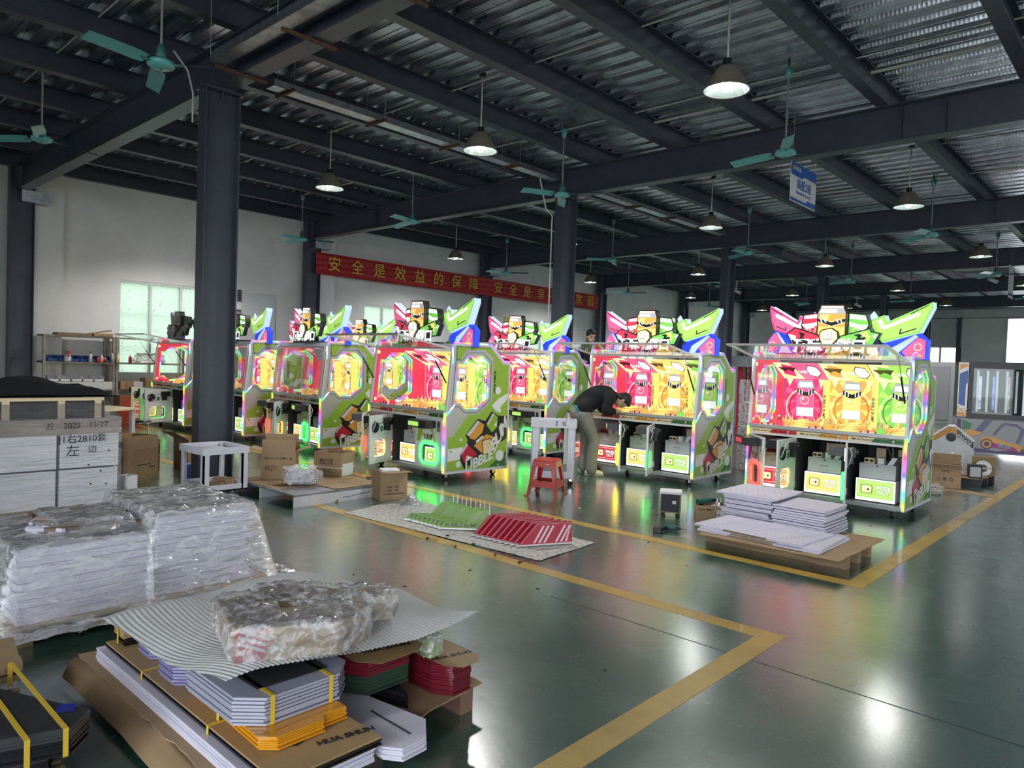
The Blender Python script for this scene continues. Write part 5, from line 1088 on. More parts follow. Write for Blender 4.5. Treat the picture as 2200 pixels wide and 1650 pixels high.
for k, (y, m, h, l) in enumerate(((5.46, P_red, .10, 'left of two small red bottles on the shelf'), (5.60, P_red, .10, 'right of two small red bottles on the shelf'), (5.53, P_cream, .16, 'tall brownish bottle between the red ones'), (5.86, P_cream, .19, 'yellowish jug on the shelf beside the post'), (5.75, M_drawer, .19, 'grey jug on the shelf left of yellowish jug'), (6.12, P_red, .17, 'red and white jug on the right shelf'))):
    sb = empty('small_bottle', (-17.44+.0*k, y, 1.336), 0, label=l, cat='bottle'); B().lathe([(0, 0), (.035, 0), (.036, h*.7), (.015, h*.9), (0, h*.9)], m, n=12).obj('bottle', sb, smooth=True); B().cyl((0, 0, h*.9), (0, 0, h*1.1), .015, P_white, n=8).obj('cap', sb)
for k, (y, z, w, h, m, l) in enumerate(((5.02, 1.906, .7, .05, M_wood, 'rack of thin wooden sticks on top of the left shelf'), (5.55, 1.906, .42, .06, M_card, 'flat carton on the top shelf at right end'), (6.06, .736, .26, .18, M_card, 'brown carton on the low shelf by the post'), (6.31, .736, .2, .17, M_white, 'white carton on the low right shelf'), (6.66, .736, .4, .26, M_card, 'larger brown carton on the low right shelf'))):
    B().box(-.17, .17, -w/2, w/2, 0, h, m).box(-.171, .171, -.03, .03, h*.2, h*.8, M_card_dk if m is M_card else m).obj('shelf_carton', loc=(-17.62, y, z), label=l, cat='box')
b = B(); b.T = Matrix.Translation((-17.55, 5.55, 1.985)) @ Matrix.Rotation(.22, 4, 'X'); b.box(-.06, .06, -.22, .2, 0, .035, M_card); b.obj('long_carton', label='long carton leaning on the flat one on top shelf', cat='box')
b = B(); lump(b, -17.5, 6.55, 1.44, .14, .3, .11, G_film2, .5, 5, 2., zmin=1.337); b.obj('plastic_bags', label='heap of crumpled clear bags on the right shelf', cat='bag')
carton('brown_carton', (-17.16, 6.0, 0), 0, .40, .5, .62, (), 'tall red-brown carton below the shelf next to leftmost cabinet', m=mat('red_brown_carton', (.28, .13, .07), .8, var=.2), closed=True)
B().box(WX+.002, WX+.05, 9.1, 10.05, 1.3, 3.26, M_wall2).box(WX+.05, WX+.06, 9.13, 10.02, 1.33, 3.23, M_wall2).obj('notice_board', label='pale grey board fixed to the left wall beside nearest column', cat='board')
b = B()
for k in range(7): b.box(WX, WX+.04, 8.98, 9.08, 3.0+.045*k, 3.03+.045*k, M_black)
b.obj('wall_vent', label='dark louvred vent on the left wall beside nearest column', cat='vent')
B().box(WX, WX+.02, 19.15, 19.75, 2.75, 3.3, M_gold).obj('wall_notice', label='yellow notice on the left wall above the middle cabinet', cat='notice')
# ---------------------------------------------------------------- right background
M_ex = mat('cabinet_dark', (.03, .03, .035), .4)
ex = empty('prize_cabinet', (-3.42, 17.55, 0), R(14), label='dark glass-fronted prize cabinet at the right edge', cat='arcade machine')
B().box(0, 1.6, 0, 1.2, .10, .82, mat('cabinet_pale', (.36, .36, .38), .45)).obj('lower_body', ex); B().box(0, .05, 0, 1.2, .82, 2.0, M_ex).box(1.55, 1.6, 0, 1.2, .82, 2.0, M_ex).box(0, 1.6, 1.15, 1.2, .82, 2.0, M_ex).obj('upper_walls', ex)
B().box(0, 1.6, 0, 1.2, 1.92, 2.0, M_ex).obj('top', ex); B().box(.20, 1.5, -.02, .02, .82, .92, M_ex).box(.20, 1.5, -.02, .02, 1.86, 1.96, M_ex).box(.20, .28, -.02, .02, .92, 1.86, M_ex).box(1.14, 1.20, -.02, .02, .92, 1.86, P_silver).obj('window_frame', ex)
B().box(.28, 1.5, -.004, .0, .92, 1.86, G_dark).obj('front_glass', ex)
b = B()
for k in range(5): b.box(.36+.17*k, .40+.17*k, .25, .30, .95, 1.82, M_alu); 
b.obj('inner_post', ex)
for k, e in enumerate((E_paleb, E_blue, E_cream)): B().box(.40+.25*k, .46+.25*k, .35, .37, 1.0, 1.70, mat('foil_dull_%d' % k, ((.45, .4, .55), (.2, .25, .6), (.5, .35, .2))[k], .25, metal=.6, var=.8, vscale=9)).obj('foil_strip', ex)
b = B(); b.flat([(.01, .84), (.19, .84), (.19, 1.98), (.01, 1.98)], XZ, -.003, P_white); b.flat([(.03, 1.10), (.15, 1.06), (.15, 1.50), (.18, 1.56), (.18, 1.82), (.03, 1.74)], XZ, -.004, mat('print_blue_violet', (.08, .16, .42), .4)); b.flat([(.03, 1.82), (.18, 1.90), (.18, 1.95), (.03, 1.95)], XZ, -.004, P_orange); b.flat([(.01, .85), (.19, .85), (.19, 1.0), (.01, 1.05)], XZ, -.004, P_orange); b.obj('side_print', ex)
text('lettering', 'EX', .14, P_white, frame_mat((.10, -.006, .97), (1, 0, -.25), (.25, 0, 1)), ex, bold=.04)
M_viol = mat('print_violet', (.09, .06, .17), .4)
b = B(); L2 = lambda pts, k, m, holes=(): b.flat(pts, XZ, -.002-.001*k, m, holes)
L2([(.02, .12), (1.25, .12), (1.22, .24), (.75, .16), (.40, .20), (.10, .20), (.10, .78), (.02, .80)], 0, M_viol); L2([(.12, .58), (.12, .78), (.30, .70), (.26, .58)], 1, P_dgreen); L2([(.30, .50), (.52, .80), (.66, .80), (.45, .50)], 1, mat('print_slate', (.14, .15, .25), .4))
L2([(.48, .44), (.62, .46), (1.0, .34), (1.18, .30), (1.15, .18), (.62, .26), (.45, .33)], 2, P_orange); L2([(.62, .34), (1.05, .26), (1.12, .18), (.66, .24)], 3, mat('print_plum', (.45, .05, .22), .4))
L2([(.66, .50), (.80, .72), (.86, .76), (1.08, .74), (1.22, .64), (1.12, .34), (1.06, .34), (1.14, .62), (1.06, .69), (.88, .71), (.84, .69), (.71, .48)], 3, mat('print_bar', (.16, .14, .26), .4))
L2(circ(.57, .30, .11, 20), 4, M_viol); L2(circ(.57, .30, .085, 20), 5, P_orange); L2(circ(.57, .30, .05, 20), 6, M_viol); L2([(.16, .42), (.44, .48), (.46, .54), (.22, .58), (.18, .52)], 4, P_orange); b.obj('vehicle_print', ex)
text('lettering', 'BOX', .10, mat('print_cyan', (.1, .5, .55), .4), frame_mat((.88, -.0075, .27), (1, 0, -.2), (.2, 0, 1)), ex, bold=.03)
B().rbox(1.33, 1.47, -.02, .0, .22, .76, M_cabg, .008).obj('coin_door', ex)
for x in (.2, 1.4):
    for y in (.2, 1.0): B().cyl((x-.02, y, .05), (x+.02, y, .05), .05, M_rubber, n=12).obj('caster', ex)
pallet('wooden_pallet', -2.75, -2.12, 12.8, 13.9, .12, 'dark pallet at the right, under wrapped spare parts', m=mat('dark_pallet', (.05, .05, .06), .7))
ragged([(-2.8, 12.78), (-2.15, 12.78), (-2.05, 13.7), (-2.7, 13.8)], .121, .005, M_card, 'cardboard_sheet', 'cardboard sheet on the dark pallet at right', seed=9)
c = carton('open_carton', (-2.55, 12.55, 0), R(12), .42, .34, .34, (('f', 176, .1), ('b', 80, .14)), 'brown carton with printed handling symbols right of rightmost cabinet')
pprint(c, [('XN70', .045, 0, -.171, .24), ('☂ ▦ ♻', .06, .0, -.171, .12)])
b = B(); lump(b, -2.52, 13.15, .30, .13, .13, .16, G_bub, .25, 4, 7., zmin=.128); b.obj('bubble_wrapped_part', label='bubble-wrapped part on the dark pallet at right', cat='package')
b = B(); b.box(-.09, .09, -.09, .09, 0, .2, M_dark).box(-.07, .07, -.092, -.09, .02, .17, M_cabg); b.obj('black_unit', loc=(-2.24, 12.98, .127), rot=(0, 0, .3), label='black boxed unit beside the bubble-wrapped part', cat='device')
b = B(); b.lathe([(.06, 0), (.12, 0), (.12, .008), (.06, .008)], M_white, n=20); 
for k in range(3): b.box(-.12, .12, -.008, .008, 0, .008, M_white) if k == 0 else None
b.T = None; rl = b.obj('cable_reel', loc=(-2.18, 13.28, .25), rot=(R(80), 0, .5), label='white spoked reel leaning on cardboard at right', cat='reel')
B().box(-.16, .16, -.03, .03, 0, .30, M_card).box(-.15, .15, -.032, -.03, .02, .28, M_card_dk).obj('carton_piece', loc=(-2.2, 13.42, .127), rot=(0, 0, .4), label='small carton behind the white reel', cat='box')
ragged([(-2.42, 12.05), (-1.74, 11.86), (-1.80, 12.15), (-2.38, 12.35)], .001, .006, M_card, 'cardboard_flap', 'flat piece of cardboard on the floor across the yellow line', seed=12)
ragged([(-2.75, 11.85), (-2.4, 11.80), (-2.36, 12.2), (-2.7, 12.25)], .001, .004, M_card_dk, 'brown_paper', 'crumpled brown paper on the floor beside rightmost cabinet', seed=13)
b = B(); lump(b, -2.52, 11.55, .07, .14, .12, .07, G_film2, .4, 4, 9., zmin=.002); b.obj('plastic_bag', label='crumpled clear bag on the floor behind rightmost cabinet', cat='bag')
ob = empty('white_robot_panel', (-2.9, 14.6, 0), R(10), label='white and orange printed cabinet part behind the carton with handling symbols', cat='cabinet part')
B().prism([(-.35, 0), (.35, 0), (.35, .55), (.05, .80), (-.05, .80), (-.35, .55)], XZ, 0, .4, M_white).obj('body', ob); b = B(); b.flat([(-.33, .55), (-.05, .78), (.05, .78), (.33, .55), (.25, .52), (0, .70), (-.25, .52)], XZ, -.002, P_orange); b.flat(circ(0, .60, .08), XZ, -.003, P_black); b.flat([(.08, .76), (.34, .54), (.34, .42), (.10, .62)], XZ, -.004, P_black); b.obj('print', ob)
text('lettering', 'PIRATE\nPARADE', .07, P_white, frame_mat((.22, -.006, .59), (1, 0, -.8), (.8, 0, 1)), ob, bold=.02)
# wrapped rack between the two right cabinets, grey bench, machines behind
wr = empty('wrapped_rack', (-5.0, 11.55, 0), 0, label='film-wrapped grey rack standing between the two right cabinets', cat='rack')
for z in (.3, .7, 1.1): B().box(-.3, .3, -.25, .25, z, z+.03, M_cabg).obj('shelf_board', wr)
B().box(-.3, .3, .2, .25, .02, 1.5, M_cabg).obj('rear_sheet', wr)
for x in (-.3, .26):
    for y in (-.25, .21): B().box(x, x+.04, y, y+.04, 0, 1.5, M_cabg).obj('post', wr)
b = B(); film_wall(b, [(-.31, -.26), (.31, -.26), (.31, .26)], .02, 1.5, G_film2); b.obj('stretch_film', wr)
gb = empty('grey_press', (-9.4, 19.2, 0), 0, label='grey bench machine with red legs behind the rear cabinets', cat='machine'); B().box(-1.6, 2.6, 0, .8, 1.75, 2.05, M_cabg).obj('top_beam', gb)
for x in (-1.3, .2, .5, 2.2): B().box(x, x+.14, .2, .4, 0, 1.75, P_red).obj('leg', gb)
B().box(-.6, -.2, -.1, .1, 1.75, 2.0, M_dark).obj('control_panel', gb)
fcab = empty('grey_partition', (-6.2, 30.0, 0), 0, label='grey partition wall with doors behind rightmost cabinet', cat='partition'); B().box(-2.2, 1.4, 0, .15, 0, 2.2, M_cabg).obj('wall', fcab)
for x in (-1.9, -.7, .5): B().box(x, x+.8, -.03, 0, .1, 2.05, mat('partition_door', (.30, .30, .33), .5)).obj('door', fcab)
# green roof sign lying on the nearest cabinet
gs = empty('green_topper', (-7.62, 7.15, 1.882), -.062, label='green angular topper sign lying on nearest cabinet roof', cat='sign')
B().prism([(-.40, 0), (.22, 0), (.10, .19), (-.16, .19), (-.18, .17)], XZ, 0, .10, P_green).obj('body', gs); b = B(); 
for x in (-.10, .0): b.flat([(x, .03), (x+.03, .03), (x+.10, .16), (x+.07, .16)], XZ, -.001, P_cream)
b.obj('stripes', gs); text('lettering', 'BUBBLE BUMP', .055, P_black, frame_mat((-.28, -.0015, .022), (1, 0, 0), (0, 0, 1)), gs, bold=.01, shear=.2) if False else text('lettering', 'BUBBLE BUMP', .045, P_black, frame_mat((-.24, -.0015, .024), (1, 0, 0), (0, 0, 1)), gs, bold=.01, shear=.2)
# ---------------------------------------------------------------- foreground pallet with acrylic bundles
pallet('wooden_pallet', -3.85, -2.38, 1.26, 2.38, .12, 'wooden pallet in the foreground under the acrylic bundles', m=mat('reddish_pallet_wood', (.20, .11, .08), .75, var=.3, vscale=3))
ragged([(-3.95, 1.17), (-2.20, 1.16), (-2.36, 2.42), (-3.85, 2.42)], .1205, .006, M_card, 'cardboard_sheet', 'corrugated cardboard between foreground pallet and bundles', seed=21)
b = B(); b.grid(50, 10, lambda u, v: (-3.95+1.75*u, 1.10+.085*v+.01*math.sin(u*5), .03+.085*math.sin(min(1, v*1.15)*PI*.5)**.7+.008*nz(u*8, v*3)), M_card_dk); b.obj('curled_cardboard', smooth=True, label='curled brown cardboard sheet along the near side of foreground pallet', cat='cardboard')
def sheet_poly(x0, x1, y0, y1, c=.0): return [(x0+c, y0), (x1-c, y0), (x1, y0+c), (x1, y1-c), (x1-c, y1), (x0+c, y1), (x0, y1-c), (x0, y0+c)] if c else [(x0, y0), (x1, y0), (x1, y1), (x0, y1)]
def bundle(name, label, poly, z0, n, t, mats, straps=(), gap=.0012, jit=.003, seed=2, group=None, cat='acrylic bundle'):
    cx = sum(p[0] for p in poly)/len(poly); cy = sum(p[1] for p in poly)/len(poly); r = empty(name, (cx, cy, z0), 0, label=label, cat=cat, group=group); rn_ = random.Random(seed)
    for k in range(n):
        dx, dy = rn_.uniform(-jit, jit), rn_.uniform(-jit, jit); B().prism([(p[0]-cx+dx, p[1]-cy+dy) for p in poly], XY, k*t, k*t+t-gap, mats[k*len(mats)//n] if not callable(mats) else mats(k)).obj('sheet', r)
    H = n*t; x0, x1 = min(p[0] for p in poly)-cx, max(p[0] for p in poly)-cx; y0, y1 = min(p[1] for p in poly)-cy, max(p[1] for p in poly)-cy
    for ax, q in straps:
        w = .009; e = jit+.002
        if ax == 'x': B().box(q-w, q+w, y0-e-.001, y0-e, -.0, H+.002, M_strap).box(q-w, q+w, y1+e, y1+e+.001, 0, H+.002, M_strap).box(q-w, q+w, y0-e, y1+e, H, H+.0015, M_strap).obj('strap', r)
        else: B().box(x0-e-.001, x0-e, q-w, q+w, 0, H+.002, M_strap).box(x1+e, x1+e+.001, q-w, q+w, 0, H+.002, M_strap).box(x0-e, x1+e, q-w, q+w, H, H+.0015, M_strap).obj('strap', r)
    return r
M_kraft = mat('kraft_film', (.40, .27, .13), .6, var=.06); M_blk = mat('black_acrylic', (.012, .012, .016), .12, coat=.6); M_mar = mat('maroon_acrylic', (.16, .012, .025), .15, coat=.5); M_dgn = mat('dark_green_acrylic', (.03, .06, .04), .15, coat=.5)
M_clr = mat('clear_acrylic_stack', (.40, .41, .52), .15, coat=.6); M_clr2 = mat('violet_clear_acrylic', (.24, .23, .44), .15, coat=.6); M_oran = mat('orange_acrylic', (.72, .30, .012), .15, coat=.6); M_edge = mat('pale_sheet_edge', (.66, .64, .72), .4)
for k in range(7): B().box(-.82, .82, -.22, .22, 0, .0088, M_lav).obj('thin_board', loc=(-2.98+.006*math.sin(k*3), 1.425+.003*math.cos(k*5), .127+.0095*k), label='long thin pale board on foreground pallet, %s' % (ORD[6-k] if k else 'lowest of its stack'), cat='board', group='long pale boards')
lb = bundle('kraft_acrylic_stack', 'long black acrylic sheets with kraft film, strapped, on foreground pallet', sheet_poly(-3.76, -2.14, 1.235, 1.66), .1945, 4, .0085, [M_blk, M_blk, M_blk, M_kraft], (('x', -.35), ('x', .30)))
b = B(); b.flat([(.56, -.06), (.60, -.09), (.66, -.05), (.64, .0), (.59, -.0)], XY, .0345, M_ink, [[(.575, -.06), (.602, -.075), (.645, -.047), (.63, -.015), (.595, -.015)]]); b.flat([(.58, -.05), (.63, -.05), (.62, -.03)], XY, .0346, P_red); b.obj('emblem', lb)
text('print', 'HUA SHUN', .045, M_ink, frame_mat((.72, .12, .0346), (.2, 1, 0), (-1, .2, 0)), lb, bold=.03)
Z0 = .2305
bundle('orange_bundle', 'orange acrylic sheets strapped under the clear bundle', [(-2.92, 1.30), (-2.36, 1.28), (-2.31, 1.33), (-2.31, 1.52), (-2.34, 1.54), (-2.34, 1.64), (-2.92, 1.64)], Z0, 6, .0085, [M_oran], (('x', -.16),), jit=.004)
b_c = bundle('clear_bundle', 'clear octagonal acrylic sheets with two yellow straps, nearest bundle', sheet_poly(-2.96, -2.405, 1.245, 1.73, .085), Z0+.052, 8, .0135, [M_clr], (('y', -.13), ('y', .12)), gap=.0035, jit=.004)
B().prism([(-.2, -.16), (.2, -.15), (.21, .15), (-.2, .17)], XY, .1085, .1095, M_dark).obj('paper_film', b_c)
bundle('violet_bundle', 'violet-tinted octagonal acrylic bundle beside the nearest clear one', sheet_poly(-3.30, -2.985, 1.27, 1.73, .085), Z0, 9, .0135, [M_clr2], (('y', -.13),), gap=.0035)
bundle('violet_bundle', 'violet-tinted octagonal acrylic bundle furthest left on foreground pallet', sheet_poly(-3.62, -3.325, 1.30, 1.73, .085), Z0, 10, .0125, [M_clr2], (('y', -.13),), gap=.003)
bundle('brown_film_bundle', 'short dark sheets with yellow strap at left end of foreground pallet', sheet_poly(-3.76, -3.635, 1.27, 1.64), Z0, 6, .012, [M_blk, M_kraft], (('x', .0),))
wb = bundle('white_board_stack', 'white boards with a slot sticking out right of orange bundle', [(-2.66, 1.675), (-2.15, 1.675), (-2.085, 1.72), (-2.09, 1.84), (-2.20, 1.93), (-2.66, 1.86)], .1275, 5, .0105, [M_lav], cat='board stack'); B().box(-.10, .16, .02, .032, .0524, .0528, M_hole).obj('slot', wb)
bundle('black_bundle', 'black acrylic sheets with tan strap under the maroon bundle', [(-3.1, 1.88), (-2.55, 1.95), (-2.40, 2.0), (-2.56, 2.06), (-3.1, 2.06)], .127, 6, .0105, [M_blk], (('x', .1),))
mb = bundle('maroon_bundle', 'maroon and green acrylic sheets with kraft top behind clear bundle', [(-3.05, 1.79), (-2.60, 1.79), (-2.50, 1.86), (-2.50, 2.08), (-2.56, 2.14), (-3.05, 2.14)], .1945, 14, .0115, [M_dgn, M_dgn, M_mar, M_mar], ()); B().prism([(-.24, -.17), (.2, -.17), (.29, -.1), (.29, .1), (.24, .17), (-.24, .17)], XY, .161, .162, M_kraft).obj('kraft_top', mb); text('print', 'HUA SHUN', .045, M_ink, frame_mat((.17, .02, .1625), (.25, 1, 0), (-1, .25, 0)), mb, bold=.03)
m2 = bundle('maroon_bundle', 'smaller maroon acrylic bundle at the pallet corner', [(-2.84, 2.165), (-2.44, 2.165), (-2.35, 2.22), (-2.35, 2.33), (-2.42, 2.38), (-2.84, 2.38)], .127, 13, .0115, [M_mar], (('x', -.08),)); B().prism([(-.2, -.1), (.17, -.1), (.25, -.05), (.25, .05), (.19, .1), (-.2, .1)], XY, .150, .151, M_kraft).obj('kraft_top', m2); text('print', 'HUA SHUN', .04, M_ink, frame_mat((.12, .0, .1515), (.25, 1, 0), (-1, .25, 0)), m2, bold=.03)
b = B(); lump(b, -2.50, 2.20, .335, .06, .05, .055, G_bub, .2, 5, 2., zmin=.28); b.box(-2.54, -2.46, 2.17, 2.23, .28, .36, P_green); b.obj('wrapped_green_part', label='small film-wrapped green part on the maroon bundle', cat='package')
# foam sheet
M_foam = mat('epe_foam', (.72, .73, .73), .55, bump=.1, bscale=120); _p(M_foam.node_tree).inputs['Subsurface Weight'].default_value = 0.
fL, fF, fR, fB = Vector((-3.72, 1.10)), Vector((-2.52, 1.235)), Vector((-2.37, 2.40)), Vector((-3.90, 2.46))
def foam(u, v):
    p = fL.lerp(fF, u).lerp(fB.lerp(fR, u), v); x, y = p.x, p.y; z = .428+.018*math.sin(x*6+y*3)+.022*nz(x*2.6, y*2.6)
    z -= .11*max(0, (.22-u)/.22)**1.4+.012*max(0, (.10-v)/.10)**1.3+.10*max(0, (v-.80)/.2)**1.5*(1-u)
    z += .05*max(0, (u-.72)/.28)*max(0, (v-.7)/.3)
    ph = (v*1.3+.05*math.sin(u*4.1)+.03*nz(x*1.5, y*1.5))*2*PI/.023
    return (x, y, z+.0042*abs(math.sin(ph*.5))**.8)
b = B(); b.grid(70, 430, foam, M_foam); b.obj('foam_sheet', smooth=True, label='white ribbed foam sheet draped over the foreground bundles', cat='foam sheet')
# wrapped parts lying on the foam
def wrapped(label, poly, h, zb, extra=None):
    cx = sum(p[0] for p in poly)/len(poly); cy = sum(p[1] for p in poly)/len(poly); r = empty('wrapped_part', (cx, cy, zb), 0, label=label, cat='package'); pl = [(p[0]-cx, p[1]-cy) for p in poly]
    B().prism(pl, XY, 0, h, M_kraft).obj('panels', r)
    n = len(pl); b = B(); N = 14*n
    def ring(t):
        t = t % 1*n; i = int(t) % n; f = t-int(t); return Vector(pl[i]).lerp(Vector(pl[(i+1) % n]), f)
    def fn(u, v):
        p = ring(u); k = 1.0; w = v*3.2
        if w < 1: q, z = p*(1+.05*w), w*h*.5
        elif w < 2: q, z = p*(1.05), h*.5+(w-1)*h*.55
        else: q, z = p*(1.05-.9*(w-2)/1.2), h*1.05+.012
        a = .5 if w < .2 else 1.
        d = a*(.014*NZ.noise(Vector((q.x*16, q.y*16, z*18)))+.007*NZ.noise(Vector((q.x*45, q.y*45, z*40)))); q = q+q.normalized()*(.012+d)
        return (q.x, q.y, max(.002, z+d*(1.2 if w > 1 else .3)))
    b.grid(N, 30, fn, G_bub); b.obj('film', r, smooth=True)
    return r, cx, cy
pk, cx, cy = wrapped('film-wrapped red striped panels on the foam, nearer of two', [(-2.62, 1.315), (-2.44, 1.66), (-2.47, 1.82), (-2.60, 1.80), (-2.72, 1.62), (-2.98, 1.56), (-3.0, 1.42)], .13, .452)
q0, q1 = Vector((-2.62-cx, 1.315-cy)), Vector((-2.565-cx, 1.42-cy)); nn_ = Vector(((q1-q0).y, -(q1-q0).x)).normalized()
P3 = lambda s_, z_, o=.003: (q0.x+(q1.x-q0.x)*s_+nn_.x*o, q0.y+(q1.y-q0.y)*s_+nn_.y*o, z_)
B().add([P3(0, .002), P3(1, .002), P3(1, .128), P3(0, .128)], [(0, 1, 2, 3)], M_acr).obj('red_face', pk)
b = B()
for k in range(3): z = .06+.026*k; b.add([P3(.1, z+.01, .0045), P3(.95, z-.028, .0045), P3(.95, z-.014, .0045), P3(.1, z+.024, .0045)], [(0, 1, 2, 3)], M_acw)
b.obj('stripes', pk)
pk2, cx, cy = wrapped('film-wrapped brown and green panels on the foam, further back', [(-3.08, 1.66), (-2.94, 1.60), (-2.66, 1.90), (-2.60, 2.06), (-2.74, 2.10), (-2.84, 1.92), (-3.06, 1.78)], .11, .456)
B().box(-.22, -.12, -.19, -.16, .02, .07, P_green).obj('green_piece', pk2)
# ---------------------------------------------------------------- bottom-left corner: dark bundles and folded cardboard
pallet('wooden_pallet', -3.75, -2.95, .2, .86, .06, 'low pallet at bottom left corner under dark acrylic bundles')
G_dk = [M_blk, mat('smoky_acrylic', (.05, .05, .055), .15, coat=.6)]
bundle('dark_bundle', 'lower dark acrylic bundle with yellow strap at bottom left', [(-3.72, .30), (-3.06, .52), (-3.02, .80), (-3.12, .84), (-3.70, .60)], .0605, 10, .0105, G_dk, (('y', -.0),))
db = bundle('dark_bundle', 'upper dark acrylic bundle with yellow straps at bottom left', [(-3.66, .34), (-2.98, .60), (-2.90, .84), (-3.0, .93), (-3.14, .86), (-3.62, .64)], .1665, 9, .0115, G_dk, (('y', .0), ('y', .12)))
b = B(); b.flat([(.10, .16), (.17, .12), (.20, .18), (.14, .21)], XY, .1042, mat('blue_film_mark', (.02, .03, .30), .4)); b.obj('blue_mark', db)
rn2 = random.Random(5)
for k in range(6): ragged([(-4.27+.03*rn2.random(), .50), (-3.78-.05*rn2.random(), .52+.03*rn2.random()), (-3.76-.05*rn2.random(), .90-.03*rn2.random()), (-4.15, .94)], .002+.036*k, .034 if k % 2 else .022, M_card if k != 3 else M_paper, 'folded_cardboard', 'folded cardboard in the torn heap at left edge, %s' % (ORD[5-k] if k else 'lowest'), seed=30+k, group='torn cardboard heap')
# litter on the floor
SCR = ['tiny red scrap on the floor left of the panel pallet', 'tiny dark scrap on the floor in front of the foil mat', 'tiny dark scrap on the floor right of the wrapped pile', 'tiny white scrap on the floor beside the foreground pallet', 'tiny white scrap on the floor behind the foil mat', 'tiny dark scrap on the open floor at the centre', 'tiny red scrap beside the rightmost cabinet caster', 'tiny dark scrap on the yellow line near the panel pallet', 'tiny white scrap between stool and foil mat', 'tiny dark scrap on the yellow line at left', 'tiny rusty scrap on the floor below the red signs']
for k, (x, y, m) in enumerate(((1475, 1215, P_red), (1155, 1265, M_dark), (760, 1235, M_dark), (280, 1535, M_paper), (930, 1118, M_paper), (1300, 1440, M_dark), (1870, 1130, P_red), (1393, 1165, M_dark), (1245, 1092, M_paper), (870, 1260, M_dark), (1010, 1225, M_rust))):
    p = at(x, y); B().add([(-.02, -.006, 0), (.015, -.01, 0), (.022, .005, 0), (-.012, .010, 0), (0, 0, .006)], [(0, 1, 4), (1, 2, 4), (2, 3, 4), (3, 0, 4), (3, 2, 1, 0)], m).obj('floor_scrap', loc=(p.x, p.y, .0005), rot=(0, 0, k*1.1), label=SCR[k], cat='litter', group='scraps on the floor')
# ================================================================ PEOPLE
M_skin = mat('skin', (.55, .33, .23), .5, var=.05); M_hair = mat('black_hair', (.008, .007, .007), .5, bump=.4, bscale=90, stretch=(1, 1, .2)); M_jk = mat('black_jacket_fabric', (.005, .005, .007), .85, bump=.25, bscale=12); M_tr = mat('grey_trousers', (.22, .22, .19), .85, bump=.2, bscale=14, var=.08); M_shoe = mat('pale_shoe', (.62, .62, .50), .5); M_teal2 = mat('teal_shirt', (.03, .20, .20), .8)
def ell(b, c, r, m, rot=None, n=16):
    Mx = Matrix.Translation(c) @ (rot.to_4x4() if rot is not None else Matrix.Identity(4))
    def fn(u, v): t = 2*PI*u; p = PI*(v-.5); return tuple(Mx @ Vector((r[0]*math.cos(p)*math.cos(t), r[1]*math.cos(p)*math.sin(t), r[2]*math.sin(p))))
    return b.grid(n, n//2+2, fn, m)
def limb(b, pts, m, n=14):
    """tapered limb: pts = [(x, y, z, r) ...] smoothed along a spline with round ends"""
    P = [Vector(p[:3]) for p in pts]; rr = [p[3] for p in pts]; path = []; rad = []
    for i in range(len(P)-1):
        p0 = P[max(0, i-1)]; p1, p2 = P[i], P[i+1]; p3 = P[min(len(P)-1, i+2)]
        for k in range(6):
            t = k/6; path.append(.5*((2*p1)+(p2-p0)*t+(2*p0-5*p1+4*p2-p3)*t*t+(3*p1-p0-3*p2+p3)*t**3)); rad.append(rr[i]+(rr[i+1]-rr[i])*(3*t*t-2*t**3))
    path.append(P[-1]); rad.append(rr[-1]); N = len(path); vs_ = []; prev = None
    for i, p in enumerate(path):
        t = (path[min(N-1, i+1)]-path[max(0, i-1)]).normalized(); a = t.orthogonal().normalized() if prev is None else (prev-t*prev.dot(t)).normalized(); prev = a; c = t.cross(a)
        for k in range(n): w = 2*PI*k/n; vs_.append(p+(a*math.cos(w)+c*math.sin(w))*rad[i])
    fs = [(i*n+k, i*n+(k+1) % n, (i+1)*n+(k+1) % n, (i+1)*n+k) for i in range(N-1) for k in range(n)]+[tuple(range(n-1, -1, -1)), tuple(range((N-1)*n, N*n))]
    b.add(vs_, fs, m)
    for i in (0, -1): ell(b, path[i], (rad[i],)*3, m, n=10)
def fuse(o, vox, it=6):
    r_ = o.modifiers.new('fuse', 'REMESH'); r_.mode = 'VOXEL'; r_.voxel_size = vox; r_.use_smooth_shade = True
    s_ = o.modifiers.new('smooth', 'SMOOTH'); s_.iterations = it; s_.factor = .5
    return o
def head(b, c, up, fwd, s=1., m=M_skin):
    """head with jaw, nose, ears, brow, lips: up = crown direction, fwd = face direction"""
    up = Vector(up).normalized(); fwd = Vector(fwd); fwd = (fwd-up*fwd.dot(up)).normalized(); rt = fwd.cross(up); Rm = Matrix((rt, fwd, up)).transposed(); c = Vector(c)
    g = lambda x, y, z: c+(rt*x+fwd*y+up*z)*s
    ell(b, g(0, -.005, .035), (.076*s, .095*s, .088*s), m, Rm); ell(b, g(0, .022, -.045), (.058*s, .066*s, .072*s), m, Rm); ell(b, g(0, .062, -.085), (.028*s, .028*s, .022*s), m, Rm)
    ell(b, g(0, .096, -.018), (.014*s, .022*s, .026*s), m, Rm); ell(b, g(0, .083, .022), (.045*s, .015*s, .012*s), m, Rm); ell(b, g(0, .085, -.058), (.024*s, .012*s, .009*s), m, Rm)
    for q in (-1, 1): ell(b, g(q*.077, -.005, -.01), (.010*s, .020*s, .032*s), m, Rm)
    return g, Rm
